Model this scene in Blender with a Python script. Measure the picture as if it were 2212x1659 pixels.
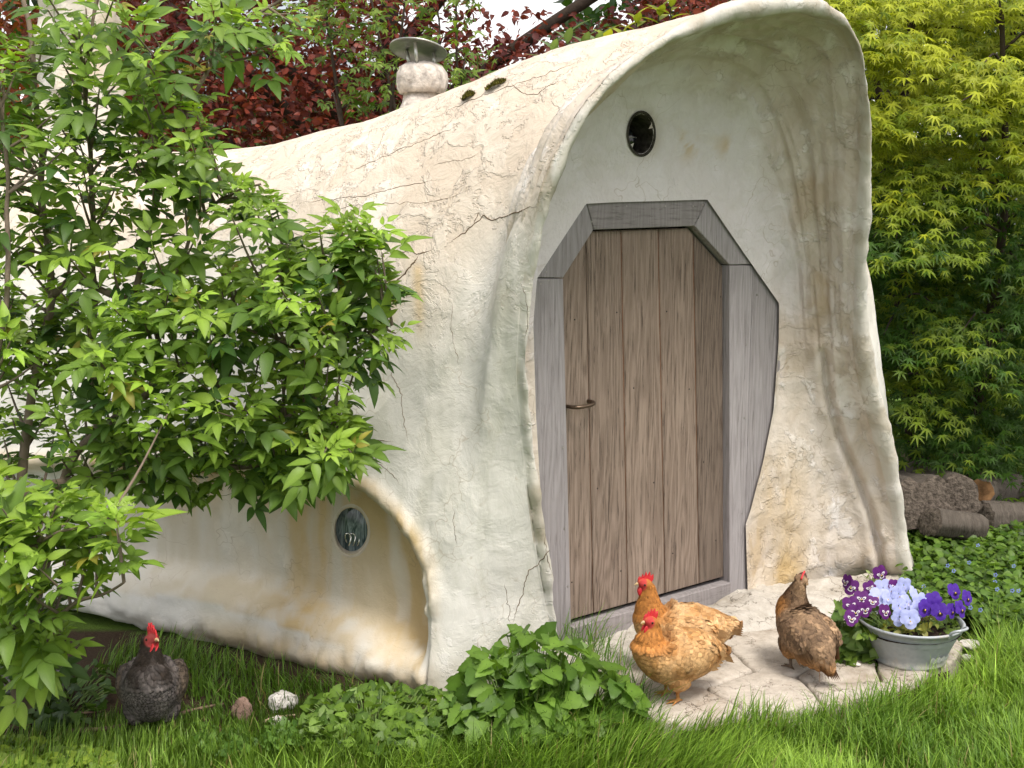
import bpy, bmesh, math, random
import numpy as np
from mathutils import Vector, Matrix
from mathutils.bvhtree import BVHTree

for o in list(bpy.data.objects):
    bpy.data.objects.remove(o)
rng = np.random.default_rng(7)
random.seed(7)
scene = bpy.context.scene
COL = scene.collection

# ------------------------------------------------------------------ camera
FPX, PW, PH = 2600.0, 2212.0, 1659.0
PITCH, CAMZ = math.radians(8.34), 1.65
cam = bpy.data.cameras.new('camera')
cam.sensor_width = 36.0
cam.lens = 36.0 * FPX / PW
cam.clip_start, cam.clip_end = 0.05, 400.0
camo = bpy.data.objects.new('camera', cam)
camo.location = (0, 0, CAMZ)
camo.rotation_euler = (math.pi / 2 - PITCH, 0, 0)
COL.objects.link(camo)
scene.camera = camo

# ------------------------------------------------------------------ sky, sun, exposure
SUN_EL, SUN_AZ = math.radians(62), math.radians(152)      # azimuth clockwise from +Y
world = bpy.data.worlds.new('World')
scene.world = world
world.use_nodes = True
wn = world.node_tree.nodes
wl = world.node_tree.links
sky = wn.new('ShaderNodeTexSky')
sky.sky_type = 'NISHITA'
sky.sun_disc = False
sky.sun_elevation = SUN_EL
sky.sun_rotation = SUN_AZ
sky.air_density = 1.0
sky.dust_density = 7.0
sky.ozone_density = 0.6
# bright broken cloud all round the sky, blue showing in a few places
wc = wn.new('ShaderNodeTexCoord'); wz = wn.new('ShaderNodeTexNoise'); wz.inputs['Scale'].default_value = 5.0; wz.inputs['Detail'].default_value = 6
wr = wn.new('ShaderNodeValToRGB'); wr.color_ramp.elements[0].position = .36; wr.color_ramp.elements[1].position = .56
wm = wn.new('ShaderNodeMix'); wm.data_type = 'RGBA'; wm.inputs[7].default_value = (5.7, 5.6, 5.6, 1)
wl.new(wc.outputs['Generated'], wz.inputs['Vector']); wl.new(wz.outputs[0], wr.inputs[0]); wl.new(wr.outputs[0], wm.inputs[0])
wl.new(sky.outputs[0], wm.inputs[6]); wl.new(wm.outputs[2], wn['Background'].inputs[0])
wn['Background'].inputs[1].default_value = 0.15
sl = bpy.data.lights.new('sun', 'SUN')
sl.energy = 2.0
sl.angle = math.radians(18)
sl.color = (1.0, 0.95, 0.87)
so = bpy.data.objects.new('sun', sl)
sd = Vector((math.sin(SUN_AZ) * math.cos(SUN_EL), math.cos(SUN_AZ) * math.cos(SUN_EL), math.sin(SUN_EL)))
so.rotation_euler = (-sd).to_track_quat('-Z', 'Y').to_euler()
so.location = (0, 0, 8)
COL.objects.link(so)
scene.view_settings.view_transform = 'Standard'
scene.view_settings.look = 'None'
scene.view_settings.gamma = 1.0
scene.view_settings.exposure = 0.74
scene.view_settings.use_curve_mapping = False

cy_ = scene.cycles
cy_.use_adaptive_sampling = True; cy_.adaptive_threshold = .03
cy_.max_bounces = 6; cy_.diffuse_bounces = 3; cy_.glossy_bounces = 2; cy_.transmission_bounces = 4; cy_.transparent_max_bounces = 4
cy_.caustics_reflective = False; cy_.caustics_refractive = False
cy_.use_denoising = True

# ------------------------------------------------------------------ measuring helpers
CAM = np.array([0, 0, CAMZ])
def ray(x, y):
    x = np.asarray(x, float); y = np.asarray(y, float)
    cx = (x - PW / 2) / FPX; cy = (PH / 2 - y) / FPX
    return np.stack([cx, math.cos(PITCH) + cy * math.sin(PITCH), -math.sin(PITCH) + cy * math.cos(PITCH)], -1)
def PZ(x, y, z=0.0):
    d = ray(x, y); return CAM + d * ((z - CAMZ) / d[..., 2:3])
def PY(x, y, Y):
    d = ray(x, y); return CAM + d * (np.asarray(Y)[..., None] / d[..., 1:2])
DA = math.radians(51.4)
DU = np.array([math.sin(DA), math.cos(DA), 0.0]); DN = np.array([math.cos(DA), -math.sin(DA), 0.0])
DO = PZ(1235, 1355, .12)
def PP(x, y, L=0.0):
    d = ray(x, y); return CAM + d * (((DO + DN * L - CAM) @ DN) / (d @ DN))[..., None] if np.ndim(x) else CAM + d * (((DO + DN * L - CAM) @ DN) / (d @ DN))
def project(P):
    d = np.asarray(P) - CAM
    z = d[..., 1] * math.cos(PITCH) - d[..., 2] * math.sin(PITCH)
    yv = d[..., 1] * math.sin(PITCH) + d[..., 2] * math.cos(PITCH)
    return np.stack([PW / 2 + FPX * d[..., 0] / z, PH / 2 - FPX * yv / z], -1)
def D(u, n, z):                       # point in the door's own frame
    b = DO + DU * u + DN * n; return np.array([b[0], b[1], z])

# ------------------------------------------------------------------ maths helpers
def _hash(i, j, k, s):
    h = (i * 374761393 + j * 668265263 + k * 2147483647 + s * 1274126177) & 0xffffffff
    h = ((h ^ (h >> 13)) * 1274126177) & 0xffffffff
    return ((h ^ (h >> 16)) & 0xffff) / 65535.0
def vnoise(P, s=0):
    P = np.asarray(P, float); I = np.floor(P).astype(np.int64); F = P - I; F = F * F * (3 - 2 * F)
    r = 0
    for a in (0, 1):
        for b in (0, 1):
            for c in (0, 1):
                w = (F[..., 0] if a else 1 - F[..., 0]) * (F[..., 1] if b else 1 - F[..., 1]) * (F[..., 2] if c else 1 - F[..., 2])
                r = r + w * _hash(I[..., 0] + a, I[..., 1] + b, I[..., 2] + c, s)
    return r * 2 - 1
def fbm(P, o=4, s=0):
    P = np.asarray(P, float); r = 0; a = 1.0
    for k in range(o):
        r = r + a * vnoise(P * 2 ** k + 17.3 * k, s + k); a *= .5
    return r
def sstep(a, b, x):
    t = np.clip((np.asarray(x, float) - a) / (b - a), 0, 1); return t * t * (3 - 2 * t)
def catmull(C, n):                    # C (K,...)-> (n,...), uniform
    C = np.asarray(C, float); K = len(C)
    t = np.linspace(0, K - 1, n); i = np.clip(np.floor(t).astype(int), 0, K - 2); f = t - i
    f = f.reshape((-1,) + (1,) * (C.ndim - 1))
    g = lambda q: C[np.clip(q, 0, K - 1)]
    p0, p1, p2, p3 = g(i - 1), g(i), g(i + 1), g(i + 2)
    p0 = np.where((i == 0).reshape(f.shape), 2 * p1 - p2, p0)
    p3 = np.where((i == K - 2).reshape(f.shape), 2 * p2 - p1, p3)
    return .5 * (2 * p1 + (p2 - p0) * f + (2 * p0 - 5 * p1 + 4 * p2 - p3) * f ** 2 + (3 * p1 - p0 - 3 * p2 + p3) * f ** 3)
def resample(C, n):                   # by arc length
    d = np.r_[0, np.cumsum(np.linalg.norm(np.diff(C, axis=0), axis=1))]
    t = np.linspace(0, d[-1], n)
    return np.stack([np.interp(t, d, C[:, k]) for k in range(C.shape[1])], 1)
def curve(C, n):
    return resample(catmull(np.asarray(C, float), max(len(C) * 12, 2)), n)
def polyd(pts, poly):                 # distance to open polyline, 2D
    best = np.full(len(pts), 1e9)
    for a, b in zip(poly[:-1], poly[1:]):
        a = np.asarray(a, float); b = np.asarray(b, float); ab = b - a
        t = np.clip(((pts - a) @ ab) / (ab @ ab), 0, 1)
        best = np.minimum(best, np.linalg.norm(pts - a - t[:, None] * ab, axis=1))
    return best
def inside(pts, poly):
    poly = np.asarray(poly, float); x, y = pts[:, 0], pts[:, 1]; r = np.zeros(len(pts), bool)
    j = len(poly) - 1
    for i in range(len(poly)):
        xi, yi = poly[i]; xj, yj = poly[j]
        c = ((yi > y) != (yj > y)) & (x < (xj - xi) * (y - yi) / (yj - yi + 1e-12) + xi)
        r ^= c; j = i
    return r

# ------------------------------------------------------------------ object helpers
def mesh_from(name, V, F, mats, smooth=True, attrs=None, mi=None):
    me = bpy.data.meshes.new(name)
    V = np.asarray(V, np.float32)
    if isinstance(F, np.ndarray):
        me.vertices.add(len(V)); me.vertices.foreach_set('co', V.ravel())
        k = F.shape[1]
        me.loops.add(F.size); me.loops.foreach_set('vertex_index', F.astype(np.int32).ravel())
        me.polygons.add(len(F)); me.polygons.foreach_set('loop_start', (np.arange(len(F)) * k).astype(np.int32))
        me.update(calc_edges=True)
        me.validate()
    else:
        me.from_pydata([tuple(v) for v in V.tolist()], [], [tuple(f) for f in F]); me.update()
    for m in (mats if isinstance(mats, (list, tuple)) else [mats]):
        me.materials.append(m)
    if mi is not None:
        me.polygons.foreach_set('material_index', np.asarray(mi, np.int32))
    me.polygons.foreach_set('use_smooth', np.full(len(me.polygons), bool(smooth)))
    for k, (dom, val) in (attrs or {}).items():
        val = np.asarray(val, np.float32)
        if val.ndim == 2:
            at = me.attributes.new(k, 'FLOAT_COLOR', dom)
            at.data.foreach_set('color', np.c_[val[:, :3], np.ones(len(val), np.float32)].ravel().astype(np.float32))
        else:
            at = me.attributes.new(k, 'FLOAT', dom); at.data.foreach_set('value', val)
    return me
def link(name, data, parent=None, loc=None):
    o = bpy.data.objects.new(name, data); COL.objects.link(o)
    if parent is not None: o.parent = parent
    if loc is not None: o.location = loc
    return o
def tag(o, label=None, cat=None, group=None, kind=None):
    if label: o['label'] = label
    if cat: o['category'] = cat
    if group: o['group'] = group
    if kind: o['kind'] = kind
    return o
def thing(name, label, cat, loc=(0, 0, 0), group=None, rot=None):
    o = bpy.data.objects.new(name, None); COL.objects.link(o); o.location = loc
    if rot is not None: o.rotation_euler = rot
    o.empty_display_size = .1
    return tag(o, label, cat, group)
def grid_faces(nr, nc, close=False):
    i = np.arange(nr - 1)[:, None]; j = np.arange(nc if close else nc - 1)[None, :]
    a = i * nc + j; b = i * nc + (j + 1) % nc
    return np.stack([a, b, b + nc, a + nc], -1).reshape(-1, 4)
def tube_vf(pts, rad, sides=6, cap=True):
    pts = np.asarray(pts, float); n = len(pts); rad = np.broadcast_to(np.asarray(rad, float), (n,))
    tg = np.gradient(pts, axis=0); tg /= np.linalg.norm(tg, axis=1)[:, None] + 1e-9
    up = np.array([0, 0, 1.0]) if abs(tg[0, 2]) < .9 else np.array([1.0, 0, 0])
    x = np.cross(tg[0], up); x /= np.linalg.norm(x); V = []
    for k in range(n):
        x = x - tg[k] * (x @ tg[k]); x /= np.linalg.norm(x) + 1e-9; y = np.cross(tg[k], x)
        a = np.arange(sides) * 2 * math.pi / sides
        V.append(pts[k] + rad[k] * (np.cos(a)[:, None] * x + np.sin(a)[:, None] * y))
    V = np.concatenate(V); F = grid_faces(n, sides, True)
    if cap:
        c0 = len(V); V = np.vstack([V, pts[0], pts[-1]])
        F = [tuple(q) for q in F.tolist()]
        for j in range(sides):
            F.append((c0, (j + 1) % sides, j)); F.append((c0 + 1, (n - 1) * sides + j, (n - 1) * sides + (j + 1) % sides))
    else:
        F = [tuple(q) for q in F.tolist()]
    return V, F
class MB:
    def __init__(s): s.V = []; s.F = []; s.n = 0
    def add(s, V, F):
        V = np.asarray(V, float); s.V.append(V); s.F += [tuple(i + s.n for i in f) for f in (F.tolist() if isinstance(F, np.ndarray) else F)]; s.n += len(V); return s
    def tube(s, p, r, sides=6, cap=True): return s.add(*tube_vf(p, r, sides, cap))
    def mesh(s, name, mat, smooth=True): return mesh_from(name, np.concatenate(s.V), s.F, mat, smooth)
    def build(s, name, mat, parent=None, smooth=True): return link(name, s.mesh(name, mat, smooth), parent)
def prism_vf(poly3, nrm, depth, bev=0.0):
    """closed polygon (K,3), extruded back along -nrm by depth; front edge bevelled"""
    P = np.asarray(poly3, float); nrm = np.asarray(nrm, float); c = P.mean(0); K = len(P)
    e = P - np.roll(P, 1, 0); e /= np.linalg.norm(e, axis=1)[:, None] + 1e-9
    e2 = np.roll(e, -1, 0); s1 = np.cross(nrm, e); s2 = np.cross(nrm, e2)
    inn = s1 + s2; inn /= np.maximum(.5, (inn * s1).sum(1))[:, None] * 1.0 + 1e-9
    if ((c - P) * inn).sum() < 0: inn = -inn
    if bev > 0:
        V = np.vstack([P + inn * bev, P - nrm * bev, P - nrm * depth]); L = 3
    else:
        V = np.vstack([P, P - nrm * depth]); L = 2
    F = [tuple(range(K))]
    for l in range(L - 1):
        for j in range(K):
            k = (j + 1) % K
            F.append((l * K + j, (l + 1) * K + j, (l + 1) * K + k, l * K + k))
    F.append(tuple(reversed(range((L - 1) * K, L * K))))
    e1 = P[1] - P[0]; area = sum(np.cross(P[i] - c, P[(i + 1) % K] - c) @ nrm for i in range(K))
    if area < 0: F = [tuple(reversed(f)) for f in F]
    return V, F

# ------------------------------------------------------------------ materials
def newmat(name):
    m = bpy.data.materials.new(name); m.use_nodes = True
    nt = m.node_tree
    return m, nt, nt.nodes, nt.links, nt.nodes['Principled BSDF']
class NB:
    """tiny node builder"""
    def __init__(s, name):
        s.m, s.nt, s.N, s.L, s.b = newmat(name)
        s.out = s.N['Material Output']
    def n(s, t, **kw):
        x = s.N.new(t)
        for k, v in kw.items(): setattr(x, k, v)
        return x
    def set(s, sock, v):
        if hasattr(v, 'is_output') or isinstance(v, bpy.types.NodeSocket): s.L.new(v, sock)
        else: sock.default_value = v
    def coord(s, kind='Object', scale=(1, 1, 1), rot=(0, 0, 0)):
        c = s.n('ShaderNodeTexCoord'); mp = s.n('ShaderNodeMapping'); s.L.new(c.outputs[kind], mp.inputs[0])
        mp.inputs['Scale'].default_value = scale; mp.inputs['Rotation'].default_value = rot; return mp.outputs[0]
    def noise(s, vec, scale, detail=6, rough=.6, dist=0, out=0):
        x = s.n('ShaderNodeTexNoise'); s.set(x.inputs['Vector'], vec); x.inputs['Scale'].default_value = scale
        x.inputs['Detail'].default_value = detail; x.inputs['Roughness'].default_value = rough; x.inputs['Distortion'].default_value = dist
        return x.outputs[out]
    def voro(s, vec, scale, feature='F1', out='Distance', rand=1.0):
        x = s.n('ShaderNodeTexVoronoi'); x.feature = feature; s.set(x.inputs['Vector'], vec); x.inputs['Scale'].default_value = scale
        x.inputs['Randomness'].default_value = rand; return x.outputs[out]
    def ramp(s, f, stops, interp='LINEAR'):
        x = s.n('ShaderNodeValToRGB'); s.set(x.inputs[0], f); e = x.color_ramp.elements; x.color_ramp.interpolation = interp
        while len(e) < len(stops): e.new(.5)
        for k, (p, c) in enumerate(stops):
            e[k].position = p; e[k].color = (c, c, c, 1) if np.isscalar(c) else (*c, 1)
        return x.outputs[0]
    def mix(s, f, a, b, mode='MIX'):
        x = s.n('ShaderNodeMix'); x.data_type = 'RGBA'; x.blend_type = mode
        s.set(x.inputs[0], f)
        for sock, v in ((x.inputs[6], a), (x.inputs[7], b)):
            if isinstance(v, (tuple, list)): v = (*v[:3], 1)
            s.set(sock, v)
        return x.outputs[2]
    def math(s, op, a, b=0.0, clamp=False):
        x = s.n('ShaderNodeMath'); x.operation = op; x.use_clamp = clamp; s.set(x.inputs[0], a); s.set(x.inputs[1], b); return x.outputs[0]
    def attr(s, name, out='Fac'):
        x = s.n('ShaderNodeAttribute'); x.attribute_name = name; return x.outputs[out]
    def vadd(s, a, b, sc=1.0):
        x = s.n('ShaderNodeVectorMath'); x.operation = 'MULTIPLY_ADD'; s.set(x.inputs[0], b); x.inputs[1].default_value = (sc, sc, sc); s.set(x.inputs[2], a); return x.outputs[0]
    def bump(s, h, strength=.4, dist=.01, normal=None):
        x = s.n('ShaderNodeBump'); s.set(x.inputs['Height'], h); s.set(x.inputs['Strength'], strength); x.inputs['Distance'].default_value = dist
        if normal is not None: s.L.new(normal, x.inputs['Normal'])
        s.L.new(x.outputs[0], s.b.inputs['Normal']); return x.outputs[0]
    def done(s, color=None, rough=.9, spec=.2):
        if color is not None: s.set(s.b.inputs['Base Color'], color if not isinstance(color, tuple) else (*color[:3], 1))
        s.set(s.b.inputs['Roughness'], rough); s.b.inputs['Specular IOR Level'].default_value = spec
        return s.m
def leafmat(name, trans=.35, rough=.5, spec=.35, vary=True):
    """leaf colour comes from the vertex colour attribute 'col', light also passes through"""
    b = NB(name)
    c = b.attr('col', 'Color')
    nz = b.noise(b.coord('Object'), 60, 3, .5)
    c2 = b.mix(b.ramp(nz, [(.3, 0.0), (.7, .5)]), c, b.mix(1.0, c, (.75, .8, .6), 'MULTIPLY'))
    b.done(c2, rough, spec)
    t = b.n('ShaderNodeBsdfTranslucent'); b.L.new(b.mix(1.0, c2, (1.25, 1.25, .6), 'MULTIPLY'), t.inputs[0])
    mx = b.n('ShaderNodeMixShader'); mx.inputs[0].default_value = trans
    b.L.new(b.b.outputs[0], mx.inputs[1]); b.L.new(t.outputs[0], mx.inputs[2]); b.L.new(mx.outputs[0], b.out.inputs[0])
    return b.m
def simple(name, col, rough=.6, spec=.4, metal=0.0, nscale=40, namp=.25, bumpd=0.0):
    b = NB(name); v = b.coord('Object')
    nz = b.noise(v, nscale, 5, .6)
    c = b.mix(b.ramp(nz, [(.3, 0.0), (.7, 1.0)]), tuple(x * (1 - namp) for x in col), tuple(min(1, x * (1 + namp)) for x in col))
    b.done(c, rough, spec); b.b.inputs['Metallic'].default_value = metal
    if bumpd: b.bump(nz, .6, bumpd)
    return b.m
# ================================================================== HOUSE
def b_str(b, zone, roof):
    # rougher on the weathered roof and inside the porch, trowelled smooth on the flank
    return b.math('ADD', .46, b.math('MULTIPLY', .52, b.math('MAXIMUM', roof, b.math('SUBTRACT', 1.0, zone))))
def plaster():
    b = NB('plaster')
    v = b.coord('Object')
    zone = b.attr('zone')            # 0 porch inside, 1 outside shell
    roof = b.attr('roof')            # height weathering on the roof
    rust = b.attr('rust')
    n1 = b.attr('n1'); st = b.attr('st'); br1 = b.attr('br1'); br2 = b.attr('br2')
    n2 = b.noise(v, 9, 5, .65, .6); n3 = b.noise(v, 45, 4, .65)
    # limewash colours
    out = b.mix(b.ramp(n1, [(.35, 0.0), (.65, 1.0)]), (.55, .54, .50), (.68, .665, .625))
    rf = b.mix(b.ramp(n2, [(.35, 0.0), (.7, 1.0)]), (.565, .485, .395), (.66, .595, .505))
    out = b.mix(roof, out, rf)
    # greenish grey damp streaks on the flank
    out = b.mix(b.math('MULTIPLY', b.ramp(st, [(.48, 0.0), (.68, .6)]), b.math('SUBTRACT', 1.0, roof, True)), out, (.47, .465, .40))
    ins = b.mix(b.ramp(n2, [(.38, 0.0), (.62, 1.0)]), (.50, .44, .37), (.67, .63, .59))
    ins = b.mix(b.ramp(n1, [(.5, 0.0), (.68, .8)]), ins, (.47, .37, .255))
    ins = b.mix(b.ramp(br2, [(.5, 0.0), (.66, .75)]), ins, (.76, .73, .72))
    col = b.mix(zone, ins, out)
    # flaking patches: paler skin and darker bare plaster
    col = b.mix(b.ramp(b.math('ADD', br1, b.math('MULTIPLY', n2, .35)), [(.74, 0.0), (.77, .28)]), col, (.86, .82, .76))
    n4 = b.noise(v, 6.0, 6, .68, .35)
    thr = b.math('SUBTRACT', n4, b.math('MULTIPLY', b.math('SUBTRACT', 1.0, zone), .02))
    skin = b.ramp(thr, [(.495, 0.0), (.525, 1.0)])
    flk = b.attr('flake')
    bare = b.mix(zone, (.52, .45, .365), b.mix(roof, (.53, .52, .455), (.57, .475, .375)))
    col = b.mix(b.math('MULTIPLY', b.math('SUBTRACT', 1.0, skin), b.math('MULTIPLY', flk, b.math('SUBTRACT', .72, b.math('MULTIPLY', zone, .22)))), col, bare)
    col = b.mix(b.attr('chalk'), col, b.mix(n3, (.63, .595, .61), (.75, .725, .74)))
    # rust / ochre stains
    rs = b.math('MULTIPLY', rust, b.ramp(st, [(.28, .35), (.6, 1.0)]))
    col = b.mix(b.math('MULTIPLY', rs, .9), col, b.mix(n2, (.45, .30, .12), (.60, .46, .25)))
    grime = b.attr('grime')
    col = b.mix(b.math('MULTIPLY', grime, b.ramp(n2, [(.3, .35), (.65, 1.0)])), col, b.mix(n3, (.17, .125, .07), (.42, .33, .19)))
    # hairline cracks: warped cell borders, broken up
    wnz = b.noise(v, 4.5, 3, .6, 0, 1)
    c1 = b.voro(b.vadd(v, wnz, .42), 3.1, 'DISTANCE_TO_EDGE')
    c2 = b.voro(b.vadd(v, wnz, .3), 8.5, 'DISTANCE_TO_EDGE')
    k1 = b.math('MULTIPLY', b.ramp(c1, [(0.0, 1.0), (.009, 0.0)]), b.ramp(br1, [(.47, 0.0), (.6, 1.0)]))
    k2 = b.math('MULTIPLY', b.ramp(c2, [(0.0, 1.0), (.016, 0.0)]), b.ramp(br2, [(.54, 0.0), (.66, .8)]))
    kk = b.math('MAXIMUM', k1, k2)
    col = b.mix(b.math('MULTIPLY', kk, .5), col, (.30, .23, .15))
    sp = b.ramp(n3, [(.66, 0.0), (.74, .4)])
    col = b.mix(sp, col, (.45, .38, .28))
    h = b.math('ADD', b.math('MULTIPLY', n2, 1.0), b.math('MULTIPLY', n3, .22))
    h = b.math('ADD', h, b.math('MULTIPLY', b.math('MULTIPLY', skin, flk), .30))
    b.bump(h, b_str(b, zone, roof), .013)
    return b.done(col, .92, .15)
M_PLASTER = plaster()

def wood(name, dark, light, groove=(.09, .05, .025), sc=1.0, grain=(26, 26, 1.2), contrast=1.0, vary=.5):
    b = NB(name)
    rnd = b.n('ShaderNodeObjectInfo').outputs['Random']
    off = b.n('ShaderNodeCombineXYZ'); b.L.new(b.math('MULTIPLY', rnd, 37.0), off.inputs[0]); b.L.new(b.math('MULTIPLY', rnd, 91.0), off.inputs[2])
    c = b.n('ShaderNodeTexCoord').outputs['Object']
    base = b.vadd(c, off.outputs[0], 1.0)
    mp = b.n('ShaderNodeMapping'); b.L.new(base, mp.inputs[0]); mp.inputs['Scale'].default_value = grain
    mq = b.n('ShaderNodeMapping'); b.L.new(base, mq.inputs[0]); mq.inputs['Scale'].default_value = (7, 7, .8)
    warp = b.noise(mq.outputs[0], 1.0, 3, .5, 1.2)
    wv = b.n('ShaderNodeTexWave'); wv.wave_type = 'RINGS'; wv.rings_direction = 'Z'
    b.L.new(b.vadd(mq.outputs[0], b.noise(mq.outputs[0], .8, 3, .5, 0, 1), 2.2), wv.inputs['Vector'])
    wv.inputs['Scale'].default_value = 2.2; wv.inputs['Distortion'].default_value = 5; wv.inputs['Detail'].default_value = 4
    fib = b.noise(mp.outputs[0], 4.6, 6, .75, .5)
    g = b.math('ADD', b.math('MULTIPLY', wv.outputs['Fac'], .26), b.math('MULTIPLY', fib, .85))
    col = b.mix(b.ramp(g, [(.3, 0.0), (.78, 1.0)]), dark, light)
    col = b.mix(b.ramp(fib, [(.36, .8 * contrast), (.46, 0.0)]), col, groove)
    col = b.mix(b.ramp(b.noise(b.vadd(c, off.outputs[0], 1.0), 3.0, 4), [(.4, 0.0), (.7, .4)]), col, tuple(.5 * (x + y) * .72 for x, y in zip(dark, light)))
    # a little tint from plank to plank
    hs = b.n('ShaderNodeHueSaturation'); b.L.new(col, hs.inputs['Color']); b.L.new(b.math('ADD', 1.0 - vary / 2, b.math('MULTIPLY', rnd, vary)), hs.inputs['Value'])
    b.bump(b.math('SUBTRACT', g, b.ramp(fib, [(.34, .5), (.47, 0.0)])), .5, .004)
    return b.done(hs.outputs[0], .72, .25)
M_DOOR = wood('oak_planks', (.145, .107, .082), (.265, .207, .165), (.045, .032, .024))
M_FRAME = wood('weathered_oak', (.255, .235, .238), (.345, .325, .33), (.10, .085, .08), grain=(22, 22, 1.0), contrast=.5, vary=.12)
M_FRAMEH = wood('weathered_oak_beam', (.225, .205, .205), (.315, .29, .29), (.09, .075, .07), grain=(2.2, 2.2, 24), contrast=.5, vary=.12)
M_DARK = simple('dark_void', (.012, .011, .010), .9, .1)
M_BRONZE = simple('bronze', (.12, .085, .06), .38, .5, .85)
M_NAIL = simple('nail_head', (.35, .33, .31), .4, .5, .8)
M_IRONNAIL = simple('iron_nail', (.03, .025, .022), .6, .4, .4)
M_CRACK = simple('crack_shadow', (.16, .12, .08), .95, .05, nscale=60, namp=.5)

house = thing('cob_house', 'cream plastered organic house with hooded porch and octagonal oak door', 'house', (0, 0, 0))

# ---- porch rim, traced and set forward of the door wall (offset along the door normal)
rim = [(1206, 1418, .06), (1200, 1372, .06), (1178, 1200, .08), (1150, 1000, .12), (1138, 800, .18), (1145, 650, .22), (1163, 520, .28), (1188, 420, .33),
       (1225, 330, .38), (1280, 240, .43), (1360, 160, .48), (1460, 95, .52), (1560, 50, .55), (1650, 30, .565), (1700, 25, .57), (1745, 30, .565), (1795, 50, .55), (1838, 92, .53),
       (1857, 160, .50), (1866, 280, .45), (1864, 400, .40), (1855, 540, .34), (1850, 660, .29), (1857, 780, .26),
       (1880, 880, .25), (1912, 1000, .25), (1935, 1120, .26), (1948, 1220, .28), (1972, 1262, .29), (1985, 1300, .30)]
R3 = np.array([PP(*q) for q in rim])
crest = 14
NS = 300
def halves(P, c, n):
    a = curve(P[:c + 1], n // 2 + 1); b_ = curve(P[c:], n - n // 2); return np.vstack([a, b_[1:]])
R_in = halves(R3, crest, NS)
# frame / plaster edge on the door wall
edge = [(1204, 1420), (1190, 1300), (1170, 1100), (1158, 900), (1152, 700), (1160, 602), (1212, 522), (1266, 440), (1330, 437), (1398, 435), (1528, 431), (1606, 545), (1683, 655), (1682, 740), (1671, 886), (1648, 1000), (1621, 1103), (1611, 1132), (1613, 1206), (1616, 1300)]
E3 = np.array([PP(x, y, .012) for x, y in edge])
def lin_halves(P, c, n):
    return np.vstack([resample(P[:c + 1], n // 2 + 1), resample(P[c:], n - n // 2)[1:]])
E_in = lin_halves(E3, 9, NS)
# ---- sections of the outer shell: camera-side foot, crest, far foot
feet = [(-.03, 4.10), (-.22, 3.93), (-.42, 4.03), (-.87, 4.27), (-1.43, 4.59), (-1.95, 4.82), (-2.45, 5.06), (-3.1, 5.4), (-4.0, 5.8)]
crst = [(1545, 20, 4.28), (1372, 68, 4.60), (1150, 144, 4.88), (915, 228, 5.14), (705, 291, 5.40), (485, 321, 5.66), (270, 331, 5.92), (0, 336, 6.25), (-330, 345, 6.7)]
secs = []
th = np.linspace(0, math.pi / 2, 60)
for k, ((fx, fy), (cx, cy, Y)) in enumerate(zip(feet, crst)):
    T = PY(cx, cy, Y); F = np.array([fx, fy, -.08]); G = T[:2] + (T[:2] - F[:2]) * 1.0; G = np.array([G[0], G[1], -.08])
    if k == 0: G = np.array([1.75, 5.6, -.08])
    if k == 1: G = np.array([1.25, 5.75, -.08])
    def arc(F, T, e):
        lat = 1 - np.cos(th) ** e; ver = np.sin(th) ** .92
        return np.stack([F[0] + (T[0] - F[0]) * lat, F[1] + (T[1] - F[1]) * lat, F[2] + (T[2] - F[2]) * ver], 1)
    e = [1.05, .95, .9, .9, .9, .9, .9, .9, .9][k]
    A = resample(arc(F, T, e), NS // 2 + 1); B = resample(arc(G, T, e)[::-1], NS - NS // 2)[1:]
    secs.append(np.vstack([A, B]))
sv = np.linspace(0, 1, NS); mW = (1 - sstep(.28, .47, sv))[:, None]
secs0_avg = mW
endc = secs[-1].mean(0); secs.append(endc + (secs[-1] - endc) * .75 + np.array([-.5, .25, -.2])); secs.append(endc + (secs[-1] - endc) * .05 + np.array([-.4, .2, -.4]))
# rim lip: push outward in the rim plane for thickness
cen = np.array(D(.45, .3, .9))
lat = R_in - cen; lat -= np.outer(lat @ DN, DN); lat /= np.linalg.norm(lat, axis=1)[:, None]
thick = (.028 - .011 * (1 - sstep(.25, .45, np.linspace(0, 1, NS)))) + .005 * vnoise(np.c_[np.linspace(0, 14, NS), np.zeros(NS), np.zeros(NS)], 3)
lip = []
for a in np.linspace(0, math.pi, 7):
    lip.append(R_in + lat * (thick * (1 - math.cos(a)) )[:, None] + DN * (.028 * math.sin(a)))
R_out = lip[-1]
# a helper section just behind the rim keeps the horn shape
secs[0] = secs[0] * (1 - mW) + (R_out * .52 + secs[1] * .48) * mW
secs[0] -= DU * (.030 * mW[:, 0] * sstep(.05, .5, secs[0][:, 2]))[:, None]
outer_c = np.stack([R_out, R_out + (secs[0] - R_out) * .45] + secs)
NO = 330
# denser rows on the part the photograph shows
Kc = len(outer_c)
tt = catmull(outer_c, 2400)
tpos = np.linspace(0, Kc - 1, 2400)
want = np.interp(np.linspace(0, 1, NO), [0, .30, .62, .85, 1], [0, 2.6, 5.2, 8.2, Kc - 1])
OUT = tt[np.clip(np.searchsorted(tpos, want), 0, 2399)]
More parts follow.
